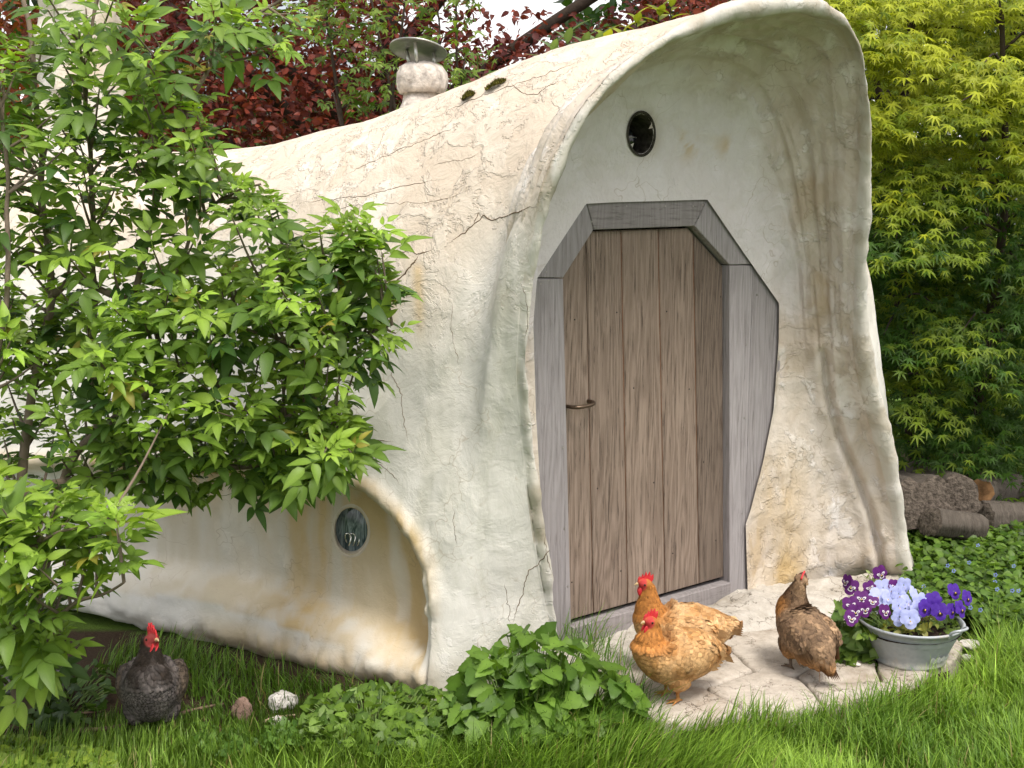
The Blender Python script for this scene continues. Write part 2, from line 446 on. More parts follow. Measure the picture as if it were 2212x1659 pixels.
# porch inside: quarter super-ellipse from the rim to the plaster edge
NI = 84
INN = []
Lr = (R_in - DO) @ DN; Le = (E_in - DO) @ DN
Rp = R_in - np.outer(Lr, DN); Ep = E_in - np.outer(Le, DN)
for a in np.linspace(math.pi / 2, 0, NI):
    m = .82
    l = 1 - math.cos(a) ** m; d = 1 - math.sin(a) ** m
    INN.append(Rp + (Ep - Rp) * l + DN * (Le + (Lr - Le) * d)[:, None])
INN = np.array(INN)
G = np.concatenate([INN, np.array(lip[1:-1]), OUT]); NR = len(G)
NIr, NLr = NI, NI + len(lip) - 2
zone = np.zeros((NR, NS)); zone[NIr - 2:NLr] = .7; zone[NLr:] = 1
V = G.reshape(-1, 3).copy(); Z = zone.ravel()
# normals for displacement
def gnorm(G):
    a = np.gradient(G, axis=0); b_ = np.gradient(G, axis=1); n = np.cross(b_, a); n /= np.linalg.norm(n, axis=2)[..., None] + 1e-9; return n
Nn = gnorm(G).reshape(-1, 3)
px = project(V)
row = np.repeat(np.arange(NR), NS); sidx = np.tile(np.arange(NS), NR)
camside = (row >= NLr) & (sidx < NS * .47)
# orient so that the outer shell normals point outwards (toward the camera on this flank)
t0 = camside & (row > NLr + 40)
if ((CAM - V[t0]) * Nn[t0]).sum() < 0: Nn = -Nn
# alcove: the low recess with its arched brow
arcp = [(-900, 985), (100, 1002), (480, 1010), (640, 1018), (740, 1036), (800, 1062), (850, 1110), (892, 1165), (918, 1220), (930, 1290), (928, 1380), (925, 1450)]
alc = arcp + [(880, 1436), (760, 1400), (560, 1335), (430, 1300), (250, 1270), (0, 1225), (-900, 1100)]
dd = polyd(px, arcp + alc[len(arcp):]); ins_ = inside(px, alc)
sd_ = np.where(ins_, dd, -dd)
darc = polyd(px, arcp)
frontal = camside & (V[:, 2] < 1.15)
floor_d = polyd(px, alc[len(arcp) - 1:])
wall_in = sstep(0, 26, np.where(ins_, darc, -1)) * sstep(0, 70, np.where(ins_, floor_d, -1))
disp = np.zeros(len(V))
disp -= np.where(frontal, .125 * wall_in, 0)
brow = np.exp(-((np.where(ins_, darc * 1.6, darc) - 10) / 16.) ** 2) * sstep(-900, 300, px[:, 0]) * np.where(px[:, 1] < 1330, 1, .35)
disp += np.where(frontal, brow * (.024 + .010 * fbm(V * 14, 3, 5) + .008 * fbm(V * 34, 2, 15)), 0)
# undercut of the ledge: its foot pulls back under
foot_line = [(-900, 1180), (0, 1290), (330, 1352), (560, 1412), (700, 1448), (850, 1473), (965, 1510)]
fy = np.interp(px[:, 0], [q[0] for q in foot_line], [q[1] for q in foot_line])
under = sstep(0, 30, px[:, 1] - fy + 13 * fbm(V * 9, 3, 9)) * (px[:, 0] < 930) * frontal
disp -= .20 * under
ledge = np.exp(-((px[:, 1] - fy + 30) / 34.) ** 2) * (px[:, 0] < 930) * frontal
disp += ledge * (.035 + .022 * fbm(V * 11, 3, 11) + .008 * fbm(V * 32, 2, 16))
# cob lumps
disp += .016 * fbm(V * 2.0, 2, 1) + .0032 * fbm(V * 9, 3, 2) * np.where(Z < .9, 1.25, 1) + .0012 * fbm(V * 30, 3, 4)
lipm = ((row >= NIr - 3) & (row < NLr + 5)); disp += lipm * (.004 * fbm(V * 13, 3, 6) + .0016 * fbm(V * 45, 2, 7))
# sweeping trowel ridges inside the hood
hood = (row < NIr) * sstep(.25, .6, row / NIr) * sstep(.8, 1.5, V[:, 2])
disp += hood * (.010 * fbm(np.c_[row / 5.0, sidx / 40.0, np.zeros(len(V))], 3, 8) + .019 * (.5 - np.abs(fbm(np.c_[row / 7.0 + .6 * fbm(V * 3, 2, 18), sidx / 55.0, np.zeros(len(V))], 3, 19))))
porch = (row < NLr) * 1.0; disp += porch * (.0045 * fbm(V * 16, 3, 28) + .006 * sstep(.5, .1, V[:, 2]) * fbm(V * 10, 3, 29))
# crease running down the right foot of the porch
cre = polyd(px, [(1780, 760), (1790, 860), (1812, 940), (1850, 1030), (1880, 1110), (1898, 1190), (1912, 1260)])
disp += np.where((row < NLr) & (sidx > NS * .6), -.022 * np.exp(-(cre / 9.) ** 2) + .018 * np.exp(-((cre - 20) / 16.) ** 2), 0)
fadeE = np.where(row < 4, row / 4., 1)
V += Nn * (disp * fadeE)[:, None]
# clear of the ground at the foot, buttress flare
fl = np.exp(-np.clip(V[:, 2], 0, 9) / .16) * .05 * (row >= NLr) * (px[:, 0] > 935)
V += Nn * fl[:, None] * np.array([1, 1, 0])
rust = np.where(frontal & ins_, 1, 0) * sstep(60, 560, px[:, 0]) * (0.5 + .75 * np.exp(-(darc / 110.) ** 2) + .5 * np.exp(-((px[:, 0] - 640) / 70.) ** 2)) * sstep(0, 12, darc)
rust = np.maximum(rust, np.where(frontal, brow * 1.0, 0)); rust = np.maximum(rust, np.where(frontal, ledge * .75 * sstep(300, 600, px[:, 0]), 0))
rust = np.maximum(rust, .8 * np.exp(-((px[:, 0] - 905) / 12.) ** 2) * sstep(560, 590, px[:, 1]) * (1 - sstep(640, 760, px[:, 1])) * camside)
rust = np.maximum(rust, .6 * np.exp(-((px[:, 0] - 850) / 8.) ** 2) * sstep(590, 610, px[:, 1]) * (1 - sstep(640, 720, px[:, 1])) * camside)
innr = row < NIr
rust = np.maximum(rust, .55 * innr * (np.exp(-((px[:, 0] - 1690) / 60.) ** 2) * sstep(900, 1080, px[:, 1]) + np.exp(-(((px[:, 0] - 1700) / 40.) ** 2 + ((px[:, 1] - 1240) / 60.) ** 2))))
rust = np.maximum(rust, .9 * innr * sstep(-.1, .35, fbm(V * 22, 3, 83)) * (np.exp(-(((px[:, 0] - 1560) / 18.) ** 2 + ((px[:, 1] - 315) / 22.) ** 2)) + np.exp(-(((px[:, 0] - 1488) / 18.) ** 2 + ((px[:, 1] - 310) / 30.) ** 2))))
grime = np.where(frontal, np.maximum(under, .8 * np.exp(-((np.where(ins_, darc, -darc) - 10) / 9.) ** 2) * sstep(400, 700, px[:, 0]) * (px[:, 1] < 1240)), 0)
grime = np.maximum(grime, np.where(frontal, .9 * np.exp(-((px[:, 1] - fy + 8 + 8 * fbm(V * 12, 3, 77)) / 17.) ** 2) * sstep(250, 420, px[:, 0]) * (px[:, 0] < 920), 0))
grime = np.maximum(grime, lipm * .6 * sstep(.0, .45, fbm(V * 9, 3, 21)) * (V[:, 2] > .5))
grime = np.maximum(grime, camside * .35 * sstep(0, .7, fbm(V * 5, 3, 25)) * np.exp(-((row - NLr - 16) / 18.) ** 2) * (V[:, 2] > 1.45))
grime = np.maximum(grime, innr * .75 * np.exp(-(((px[:, 0] - 1396) / 36.) ** 2 + ((px[:, 1] - 290) / 52.) ** 2) ** 2))
grime = np.maximum(grime, .5 * sstep(.13, .0, V[:, 2] + .06 * fbm(V * 11, 3, 84)) * (px[:, 0] > 935) * (row >= NIr))
roofm = np.where(Z > .9, sstep(1.1, 1.75, V[:, 2] + .18 * fbm(V * 2.5, 3, 31)), 0)
def pl_attrs(V):
    w = np.c_[fbm(V * 4, 2, 90), fbm(V * 4, 2, 91), fbm(V * 4, 2, 92)]
    return {'n1': ('POINT', .5 + .27 * fbm(V * 3.0 + w * .3, 4, 93)), 'st': ('POINT', .5 + .27 * fbm(V * np.array([17, 17, 1.1]) + w * .5, 4, 94)),
            'br1': ('POINT', .5 + .27 * fbm(V * 4 + w * .4, 3, 95)), 'br2': ('POINT', .5 + .27 * fbm(V * np.array([14, 14, 3]) + w, 3, 96))}
flake = np.where(Z > .9, .22 + .78 * roofm, .75); flake = np.maximum(flake, .8 * sstep(.45, .1, V[:, 2]) * (px[:, 0] > 935)); flake = np.where(frontal & ins_, .35, flake)
flake = np.maximum(flake, np.where(camside, .9 * np.exp(-((px[:, 0] - 1060) / 60.) ** 2 - ((px[:, 1] - 650) / 90.) ** 2), 0))
chalk = innr * sstep(.62, .30, row / NIr + .10 * fbm(V * 4, 3, 81)) * sstep(1.0, 1.45, V[:, 2] + .1 * fbm(V * 6, 2, 82)) * .85
flake = np.where(chalk > .4, .16, flake)
F = grid_faces(NR, NS)
# two openings: porthole over the door, oval window in the alcove
def cut(F, V, cx, cy, rx, ry, mask):
    p = project(V); r = np.hypot((p[:, 0] - cx) / rx, (p[:, 1] - cy) / ry)
    m = mask & (r < 1.22) & (r > .05)
    near = m & (r > .72)
    tgt = p + 0
    k = np.where(near, (r < 1.0), False)
    # pull the ring of vertices just inside onto the outline
    idx = np.where(k)[0]
    for i in idx:
        g = 1.0 / r[i]; q = np.array([cx + (p[i, 0] - cx) * g, cy + (p[i, 1] - cy) * g])
        d0 = V[i] - CAM; dd_ = np.linalg.norm(d0); w = ray(*q); w /= np.linalg.norm(w); V[i] = CAM + w * dd_
    rr = np.where(mask, np.where(k, 1.0, r), 9)
    fc = rr[F]; inn_ = (fc <= 1.0001).all(1) & (fc.min(1) < .999) | (fc < .999).all(1)
    allring = (fc <= 1.0001).all(1)
    return F[~(allring)]
PH_C = (1384, 289); AW_C = (758, 1147)
F = cut(F, V, *PH_C, 27, 43, (row < NIr))
F = cut(F, V, *AW_C, 36, 50, camside & (V[:, 2] < 1.2))
wall_me = mesh_from('plaster_wall', V, F, M_PLASTER, True, {'zone': ('POINT', Z), 'roof': ('POINT', roofm), 'rust': ('POINT', np.clip(rust, 0, 1)), 'grime': ('POINT', np.clip(grime, 0, 1)), 'flake': ('POINT', flake), 'chalk': ('POINT', chalk), **pl_attrs(V)})
wall = link('plaster_shell', wall_me, house)
BV = BVHTree.FromPolygons([tuple(v) for v in V.tolist()], [tuple(f) for f in F.tolist()])
def hit(x, y):
    d = ray(x, y); d = d / np.linalg.norm(d)
    r = BV.ray_cast(Vector(CAM), Vector(d))
    return (np.array(r[0]), np.array(r[1])) if r[0] is not None else (None, None)

# ---- open cracks in the render, following the surface
def crack(pts, w0=.004):
    w0 *= .48
    P = []
    px_ = curve(np.array(pts, float), max(12, len(pts) * 9))
    px_ = px_ + np.c_[fbm(np.c_[px_ / 9., px_[:, :1] * 0], 3, 40), fbm(np.c_[px_ / 9., px_[:, :1] * 0 + 5], 3, 41)] * 3.2
    for x, y in px_:
        h, n = hit(x, y)
        if h is None: continue
        P.append(h)
    if len(P) < 4: return
    P = np.array(P); t = np.linspace(0, 1, len(P))
    w = w0 * np.clip(np.minimum(t, 1 - t) * 6, .25, 1) * (.65 + .6 * (fbm(np.c_[t * 13, t * 0, t * 0], 2, 44) * .5 + .5))
    MB().tube(P, w, 5).build('crack', M_CRACK, house)
crack([(838, 545), (880, 543), (905, 548), (935, 540)], .004)
crack([(846, 620), (868, 595), (890, 572), (905, 548)], .0055)
crack([(968, 527), (1000, 505), (1024, 487), (1044, 468), (1056, 474), (1082, 470), (1110, 462), (1140, 450), (1160, 445)], .0042)
crack([(1024, 487), (1030, 470), (1034, 458)], .003)
crack([(846, 620), (880, 640), (910, 645)], .002)
crack([(835, 745), (840, 780), (850, 820), (865, 850), (872, 900), (882, 960)], .0022)
crack([(750, 948), (800, 950), (850, 952)], .0022)
crack([(780, 955), (820, 1000), (870, 1050)], .002)
crack([(1190, 1100), (1178, 1160), (1184, 1210), (1196, 1250), (1205, 1300)], .0022)
crack([(1180, 1160), (1192, 1180), (1170, 1210), (1140, 1240), (1126, 1290), (1105, 1350)], .003)
crack([(1088, 1260), (1096, 1300), (1100, 1350)], .0018)
crack([(980, 1100), (982, 1150), (986, 1180)], .0018)
crack([(490, 505), (600, 500), (700, 520), (800, 545)], .0018)
crack([(640, 440), (720, 430), (800, 420), (880, 400), (960, 385)], .0025)
crack([(660, 470), (760, 445), (850, 440), (960, 430), (1030, 400)], .0018)
crack([(740, 380), (800, 350), (850, 330), (920, 300), (1000, 265)], .0025)
crack([(950, 250), (1020, 215), (1090, 190), (1180, 160), (1260, 130)], .003)
crack([(1098, 172), (1120, 195), (1150, 205), (1180, 190), (1215, 165)], .0028)
crack([(1040, 330), (1000, 345), (960, 350), (930, 360)], .002)
crack([(980, 640), (975, 700), (985, 760), (995, 800)], .0016)
crack([(1120, 600), (1135, 640), (1140, 700), (1132, 740)], .0018)

# ---- openings: dark reveal, collar and what sits in them
def oval(cx, cy, rx, ry, L, n=40):
    a = np.arange(n) * 2 * math.pi / n
    P = []
    for t in a:
        h, nn = hit(cx + rx * 1.1 * math.cos(t), cy + ry * 1.1 * math.sin(t)); P.append(h)
    P = np.array(P); c = P.mean(0)
    return c, P
M_REVEAL_SHADE = simple('shaded_reveal', (.05, .045, .038), .95, .1, nscale=50, namp=.6, bumpd=.006)  # near-black colour paints the shade inside the porthole
c_p, ring = oval(*PH_C, 27, 43, 0)
back = DN * -1
rr = [c_p + (ring - c_p) * 1.06 + DN * .004, c_p + (ring - c_p) * .93 + DN * .005, c_p + (ring - c_p) * .88 - DN * .03, c_p + (ring - c_p) * .86 - DN * .16]
mb = MB(); mb.add(np.concatenate(rr), grid_faces(4, 40, True)); o = mb.build('porthole_reveal', M_REVEAL_SHADE, house)
mb = MB(); q = c_p + (ring - c_p) * .87 - DN * .15; mb.add(np.vstack([q, q.mean(0)]), [(40, (j + 1) % 40, j) for j in range(40)])
mb.build('porthole_back', M_DARK, house)
b = NB('dark_glass'); b.done((.01, .011, .014), .08, .6); M_DGLASS = b.m
cc = c_p - DN * .075; ux = np.array([0, 0, 1.0]); sp = []
for i in range(11):
    ph = math.pi * i / 10
    for j in range(20):
        a = 2 * math.pi * j / 20
        sp.append(cc + DU * .034 * math.sin(ph) * math.cos(a) + ux * (.045 * math.cos(ph) - .02) + DN * .034 * math.sin(ph) * math.sin(a))
mb = MB(); mb.add(np.array(sp), grid_faces(11, 20, True)); o = mb.build('porthole_lamp', M_DGLASS, house); o['label'] = 'dark glass lamp dome inside the porthole'
mb = MB(); mb.tube([cc + DU * .036 * math.cos(a) + DN * .036 * math.sin(a) - ux * .01 for a in np.linspace(0, 6.283, 24)], .0022, 5, False); mb.build('lamp_band', M_NAIL, o)

c_w, ringw = oval(*AW_C, 36, 50, 0)
wn_ = CAM - c_w; wn_ = np.array([wn_[0] * .6 - .35, wn_[1], 0]); wn_ /= np.linalg.norm(wn_)
rr = [c_w + (ringw - c_w) * 1.12 - wn_ * .004, c_w + (ringw - c_w) * 1.0 + wn_ * .004, c_w + (ringw - c_w) * .93 + wn_ * .0, c_w + (ringw - c_w) * .88 - wn_ * .03, c_w + (ringw - c_w) * .87 - wn_ * .12]
wr = MB().add(np.concatenate(rr), grid_faces(5, 40, True)).build('window_surround', M_PLASTER, house)
for an_ in ('zone', 'n1', 'st', 'br1', 'br2', 'rust'):
    at = wr.data.attributes.new(an_, 'FLOAT', 'POINT'); at.data.foreach_set('value', np.full(200, .45, np.float32))
b = NB('cloudy_glass'); v = b.coord('Object', (30, 30, 4)); nz = b.noise(v, 2.5, 5, .6, 1.0)
b.done(b.mix(b.ramp(nz, [(.4, 0.0), (.62, 1.0)]), (.03, .05, .06), (.22, .27, .29)), .12, .6); M_WGLASS = b.m
q = c_w + (ringw - c_w) * .885 - wn_ * .028
MB().add(np.vstack([q, q.mean(0) + wn_ * .012]), [(40, j, (j + 1) % 40) for j in range(40)]).build('window_pane', M_WGLASS, wr)
M_CHROME = simple('bright_metal', (.75, .75, .72), .25, .5, .9)
wu = np.cross([0, 0, 1.0], wn_)
mb = MB()
for k, s in enumerate((-.012, .004, .02)):
    mb.tube([c_w + wu * (s + .012 * math.sin(t * 2)) + np.array([0, 0, -.062 + .05 * math.sin(t)]) - wn_ * (.012 - .01 * math.cos(t)) for t in np.linspace(.1, 2.9, 9)], .0032, 5)
o = mb.build('window_hook', M_CHROME, wr); o['label'] = 'curled bright metal hooks behind the oval pane'

# ---- door: frame boards, planks, threshold, handle
def W(u, z, n=0.0): return D(u, n, z)
def uz(x, y, n=0.0):
    P = PP(x, y, n); return ((P - DO) @ DU, P[2])
OU = [(-.15, -.03), (-.215, 1.412), (.055, 1.668), (.68, 1.682), (1.17, 1.262), (1.10, -.03)]      # outer outline of the frame (hidden edge tucked under the plaster)
IN = [(0.004, .125), (-.052, 1.405), (.092, 1.572), (.612, 1.58), (.818, 1.425), (.874, .125)]
door = link('door', None, house); door.empty_display_size = .1
FRN = .0
def board(pts, name, mat, parent, n=.0, depth=.06, bev=.0025):
    P = np.array([W(u_, z_, n) for u_, z_ in pts]); Vv, Ff = prism_vf(P, DN, depth, bev)
    return link(name, mesh_from(name, Vv, Ff, mat, False), parent)
frame = link('door_frame', None, house)
g = .0016
board([(OU[0][0], OU[0][1]), (IN[0][0], -.03), (IN[1][0], IN[1][1] - g), (OU[1][0], OU[1][1] - g)], 'frame_board', M_FRAME, frame)
board([(OU[1][0], OU[1][1] + g), (IN[1][0], IN[1][1] + g), (IN[2][0] - g, IN[2][1]), (OU[2][0] - g, OU[2][1])], 'frame_board', M_FRAME, frame)
board([(OU[2][0] + g, OU[2][1]), (IN[2][0] + g, IN[2][1]), (IN[3][0] - g, IN[3][1]), (OU[3][0] - g, OU[3][1])], 'frame_board', M_FRAMEH, frame)
board([(OU[3][0] + g, OU[3][1]), (IN[3][0] + g, IN[3][1]), (IN[4][0], IN[4][1] + g), (.955, 1.425), (1.10, 1.32)], 'frame_board', M_FRAME, frame)
board([(IN[4][0], IN[4][1] - g), (IN[5][0], -.03), (.957, -.03), (.957, 1.42)], 'frame_board', M_FRAME, frame, depth=.058)
board([(.9595, 1.42), (.9595, -.03), (1.12, -.03), (1.19, 1.25), (1.10, 1.315)], 'frame_board', M_FRAME, frame, n=-.002, depth=.058)
board([(IN[0][0] - .0, .118), (IN[5][0] - .001, .118), (IN[5][0] - .001, -.03), (IN[0][0] + .001, -.03)], 'threshold', M_FRAMEH, frame, n=.004, depth=.07)
# planks clipped to the door outline
def clip(poly, keep):
    out = []
    for i in range(len(poly)):
        a, b_ = poly[i], poly[(i + 1) % len(poly)]; ka, kb = keep(a), keep(b_)
        if ka >= 0: out.append(a)
        if ka * kb < 0:
            t = ka / (ka - kb); out.append((a[0] + (b_[0] - a[0]) * t, a[1] + (b_[1] - a[1]) * t))
    return out
DOUT = [(-.002, .135), (-.048, 1.403), (.094, 1.566), (.608, 1.572), (.812, 1.42), (.866, .135)]
tb = [uz(1268, 600, -.03)[0], uz(1345, 600, -.03)[0], uz(1425, 600, -.03)[0], uz(1500, 600, -.03)[0]]
bb = [uz(1283, 1300, -.03)[0], uz(1357, 1300, -.03)[0], uz(1437, 1300, -.03)[0], uz(1510, 1300, -.03)[0]]
zt, zb = 1.38, .17
def xat(k, z): t = (z - zb) / (zt - zb); return bb[k] + (tb[k] - bb[k]) * t
M_GROOVE = simple('plank_edge', (.13, .06, .03), .8, .2)
for k in range(5):
    pl = list(DOUT)
    if k > 0: pl = clip(pl, lambda q, k=k: q[0] - xat(k - 1, q[1]) - .0024)
    if k < 4: pl = clip(pl, lambda q, k=k: xat(k, q[1]) - q[0] - .0024)
    board(pl, 'plank', M_DOOR, door, n=-.03, depth=.025, bev=.004)
    if k < 4:      # bead strip in the joint
        mb = MB(); mb.tube([W(xat(k, .14), .14, -.0375), W(xat(k, 1.41 + (.15 if k in (0, 1, 2) else .12)), 1.41 + (.15 if k in (0, 1, 2) else .12) - (.09 if k == 0 else 0), -.0375)], .0042, 6)
        mb.build('joint_bead', M_GROOVE, door)
board([(-.06, .09), (-.11, 1.42), (.05, 1.62), (.65, 1.62), (.87, 1.45), (.92, .09)], 'door_backing', M_DARK, door, n=-.062, depth=.01, bev=0)
# pull handle
hz = uz(1245, 878, 0)[1]; h0, h1_ = -.012, .098
mb = MB(); mb.tube(curve([W(h0, hz, -.035), W(h0 + .004, hz, .0), W(h0 + .02, hz, .022), W(.06, hz + .004, .028), W(h1_ - .02, hz + .008, .022), W(h1_ - .004, hz + .008, .0), W(h1_, hz + .008, -.035)], 20), .0072, 8)
mb.build('handle', M_BRONZE, door)
nails = [(u_, z_) for z_ in (.30, .62, .95, 1.28) for k in range(5) for u_ in ((lambda a, b_: (a + (b_ - a) * .22, a + (b_ - a) * .78))((xat(k - 1, z_) if k else .0), (xat(k, z_) if k < 4 else .85)))]
for i, (u_, z_) in enumerate(nails):
    if (i * 7) % 3: continue
    a = np.arange(6) * math.pi / 3; c = W(u_ + .01 * random.uniform(-1, 1), z_ + .03 * random.uniform(-1, 1), -.0292)
    P = np.array([c + DU * .0034 * math.cos(t) + ux * .0034 * math.sin(t) for t in a])
    link('nail', mesh_from('nail', *prism_vf(P, DN, .004), M_IRONNAIL, False), door)
for u_, z_ in [(.075, 1.65), (.08, 1.60), (.25, 1.655), (.45, 1.655), (.6, 1.655), (.655, 1.66), (.635, 1.61), (.69, 1.655), (-.13, 1.43), (-.155, 1.39), (-.12, 1.40), (-.05, .8), (-.04, .5), (-.02, .28), (.93, 1.1), (.93, .8), (.935, .4), (.85, 1.48), (.99, 1.3)]:
    a = np.arange(8) * math.pi / 4; c = W(u_, z_, .0016)
    P = np.array([c + DU * .0034 * math.cos(t) + ux * .0034 * math.sin(t) for t in a])
    link('nail', mesh_from('nail', *prism_vf(P, DN, .006), M_NAIL, False), frame)

# ---- chimney on the roof: round cob pot and a dished metal cowl on three posts
chim = link('chimney', None, house); chim.empty_display_size = .1
CY = 5.45
cb = PY(905, 205, CY)
M_COB = simple('pitted_cob', (.52, .47, .42), .95, .1, nscale=28, namp=.4, bumpd=.02)
def lathe(prof, n=28, c=(0, 0, 0), wob=0.0, seed=0):
    P = []
    for r, z in prof:
        for j in range(n):
            a = 2 * math.pi * j / n; P.append((r * math.cos(a), r * math.sin(a), z))
    P = np.array(P)
    if wob: P += fbm(P * 9 + seed, 3, seed)[:, None] * wob * np.array([1, 1, .4])
    return P + np.array(c), grid_faces(len(prof), n, True)
s_ = CY / FPX
top_, bot_ = 128 * s_, 205 * s_
zz = lambda y: PY(905, y + 7, CY)[2]
r_ = 55 * s_
mb = MB(); mb.add(*lathe([(.02, zz(128)), (r_ * .60, zz(130)), (r_ * .8, zz(137)), (r_ * .97, zz(152)), (r_ * 1.0, zz(170)), (r_ * .97, zz(185)), (r_ * .86, zz(196)), (r_ * .7, zz(194)), (r_ * .1, zz(190))], 32, (cb[0] + .01, CY, 0), .014, 3))
mb.build('chimney_pot', M_COB, chim)
mb = MB(); mb.add(*lathe([(r_ * .66, zz(186)), (r_ * .68, zz(200)), (r_ * .78, zz(214)), (r_ * .9, zz(235)), (r_ * .95, zz(260))], 28, (cb[0] + .0, CY, 0), .02, 8))
mb.build('chimney_neck', M_COB, chim)
M_COWL = simple('dull_zinc', (.42, .43, .40), .34, .5, .8, nscale=14, namp=.3)
ct = np.array([cb[0] + .0, CY, zz(100)]); tilt = Matrix.Rotation(math.radians(7), 3, 'Y') @ Matrix.Rotation(math.radians(-16), 3, 'X')
rc = 61 * s_
cv, cf = lathe([(.002, .022), (rc * .3, .021), (rc * .6, .016), (rc * .92, .004), (rc * 1.0, 0), (rc * 1.0, -.008), (rc * .97, -.004), (rc * .6, .008), (rc * .3, .012), (.002, .013)], 40)
cv = np.array([tilt @ Vector(q) for q in cv]) + ct
cowl = MB().add(cv, cf).build('chimney_cowl', M_COWL, chim)
for a in (-1.75, .35, 2.5):
    p0 = np.array([cb[0] + .01 + r_ * .55 * math.cos(a), CY + r_ * .55 * math.sin(a), zz(132) - .01]); p1 = np.array(tilt @ Vector((r_ * .6 * math.cos(a), r_ * .6 * math.sin(a), .004))) + ct
    MB().tube([p0, p1], .009, 6).build('post', M_COWL, cowl)

# ---- tall pale stack at the far end
sx = PY(178, 300, 6.05)
prof = []
for z_, r0 in [(1.3, .42), (1.7, .33), (1.95, .24), (2.15, .195), (2.4, .18), (2.7, .175), (3.0, .17), (3.15, .19), (3.2, .16)]: prof.append((r0, z_))
pv, pf = lathe([(r0, z0) for r0, z0 in zip(np.interp(np.linspace(1.3, 3.2, 60), [q[1] for q in prof], [q[0] for q in prof]), np.linspace(1.3, 3.2, 60))], 48, (sx[0], 6.05, 0), .03, 12)
n_ = len(pv)
link('chimney_stack', mesh_from('chimney_stack', pv, pf, M_PLASTER, True, {'zone': ('POINT', np.ones(n_)), 'roof': ('POINT', np.full(n_, .35)), 'rust': ('POINT', np.clip(fbm(pv * 3, 3, 5), 0, .6)), 'grime': ('POINT', np.zeros(n_)), 'flake': ('POINT', np.full(n_, .8)), **pl_attrs(pv)}), house)
# ================================================================== GROUND
def ground_z(x, y):
    P = np.stack([np.asarray(x, float), np.asarray(y, float), np.zeros_like(np.asarray(x, float))], -1)
    z = .018 * fbm(P * 1.3, 3, 50)
    return z * sstep(60, 20, np.hypot(x, y)) - .012
def ground_mat():
    b = NB('ground_soil_and_turf'); v = b.coord('Object')
    n1 = b.noise(v, 1.4, 6, .6, .5); n2 = b.noise(v, 18, 6, .65); n3 = b.noise(v, 90, 4, .6)
    turf = b.mix(n2, (.030, .060, .010), (.085, .150, .022))
    turf = b.mix(b.ramp(n1, [(.4, 0.0), (.7, .5)]), turf, (.13, .19, .035))
    soil = b.mix(n3, (.022, .014, .009), (.085, .058, .038))
    soil = b.mix(b.ramp(n2, [(.55, 0.0), (.7, .6)]), soil, (.03, .045, .014))
    far = b.mix(n2, (.09, .16, .03), (.15, .24, .05))
    c = b.mix(b.attr('soil'), turf, soil); c = b.mix(b.attr('far'), c, far)
    b.bump(b.math('ADD', n2, b.math('MULTIPLY', n3, .5)), .8, .03)
    return b.done(c, .95, .1)
xs = np.sinh(np.linspace(-5.2, 5.2, 170)) * 1.1 ; ys = np.r_[np.linspace(-12, 2.2, 12)[:-1], np.linspace(2.2, 8, 120), 8 + np.sinh(np.linspace(.03, 5.1, 50)) * 1.2]
gx, gy = np.meshgrid(xs, ys); gp = np.stack([gx, gy, ground_z(gx, gy)], -1).reshape(-1, 3)
gpx = project(gp); fr = gp[:, 1] > 1
SOILP = [(-900, 1395), (300, 1360), (560, 1405), (860, 1470), (930, 1560), (760, 1600), (560, 1600), (420, 1610), (0, 1600), (-900, 1560)]
soil = np.where(fr & inside(gpx, SOILP), 1.0, 0.0)
soil = np.maximum(soil, np.where(fr & (gp[:, 0] > 1.6) & (gp[:, 0] < 8) & (gp[:, 1] > 4.6) & (gp[:, 1] < 8.2), .8, 0))
far = sstep(8.3, 9.2, gp[:, 1])
gme = mesh_from('ground', gp, grid_faces(len(ys), len(xs)), ground_mat(), True, {'soil': ('POINT', soil), 'far': ('POINT', far)})
tag(link('ground', gme), kind='structure')

# ---- porch apron: rough pale mortar sloping from the threshold down to the paving
ap_t = curve([D(-.16, .05, .075), D(.1, .06, .05), D(.4, .05, .045), D(.7, .05, .05), D(.95, .05, .07), D(1.12, .10, .06), D(1.35, .20, .06), D(1.55, .32, .065), D(1.68, .36, .05)], 70)
ap_b = curve([D(-.2, .36, -.03), D(.05, .45, -.03), D(.4, .33, -.03), D(.7, .30, -.03), D(.95, .36, -.03), D(1.12, .42, -.03), D(1.35, .50, -.03), D(1.55, .55, -.03), D(1.80, .52, -.03)], 70)
rows = []
for t in np.linspace(-.35, 1, 26):
    base = ap_t + (ap_b - ap_t) * t
    if t < 0: base = ap_t + DN * (t * .35); base[:, 2] = ap_t[:, 2] - .0
    else: base[:, 2] = ap_t[:, 2] * (1 - t) ** .8 + ap_b[:, 2] * t + .035 * math.sin(math.pi * min(1, t)) 
    rows.append(base)
AP = np.array(rows); apv = AP.reshape(-1, 3); apv[:, 2] += .020 * fbm(apv * 8, 4, 60) + .008 * fbm(apv * 30, 3, 61)
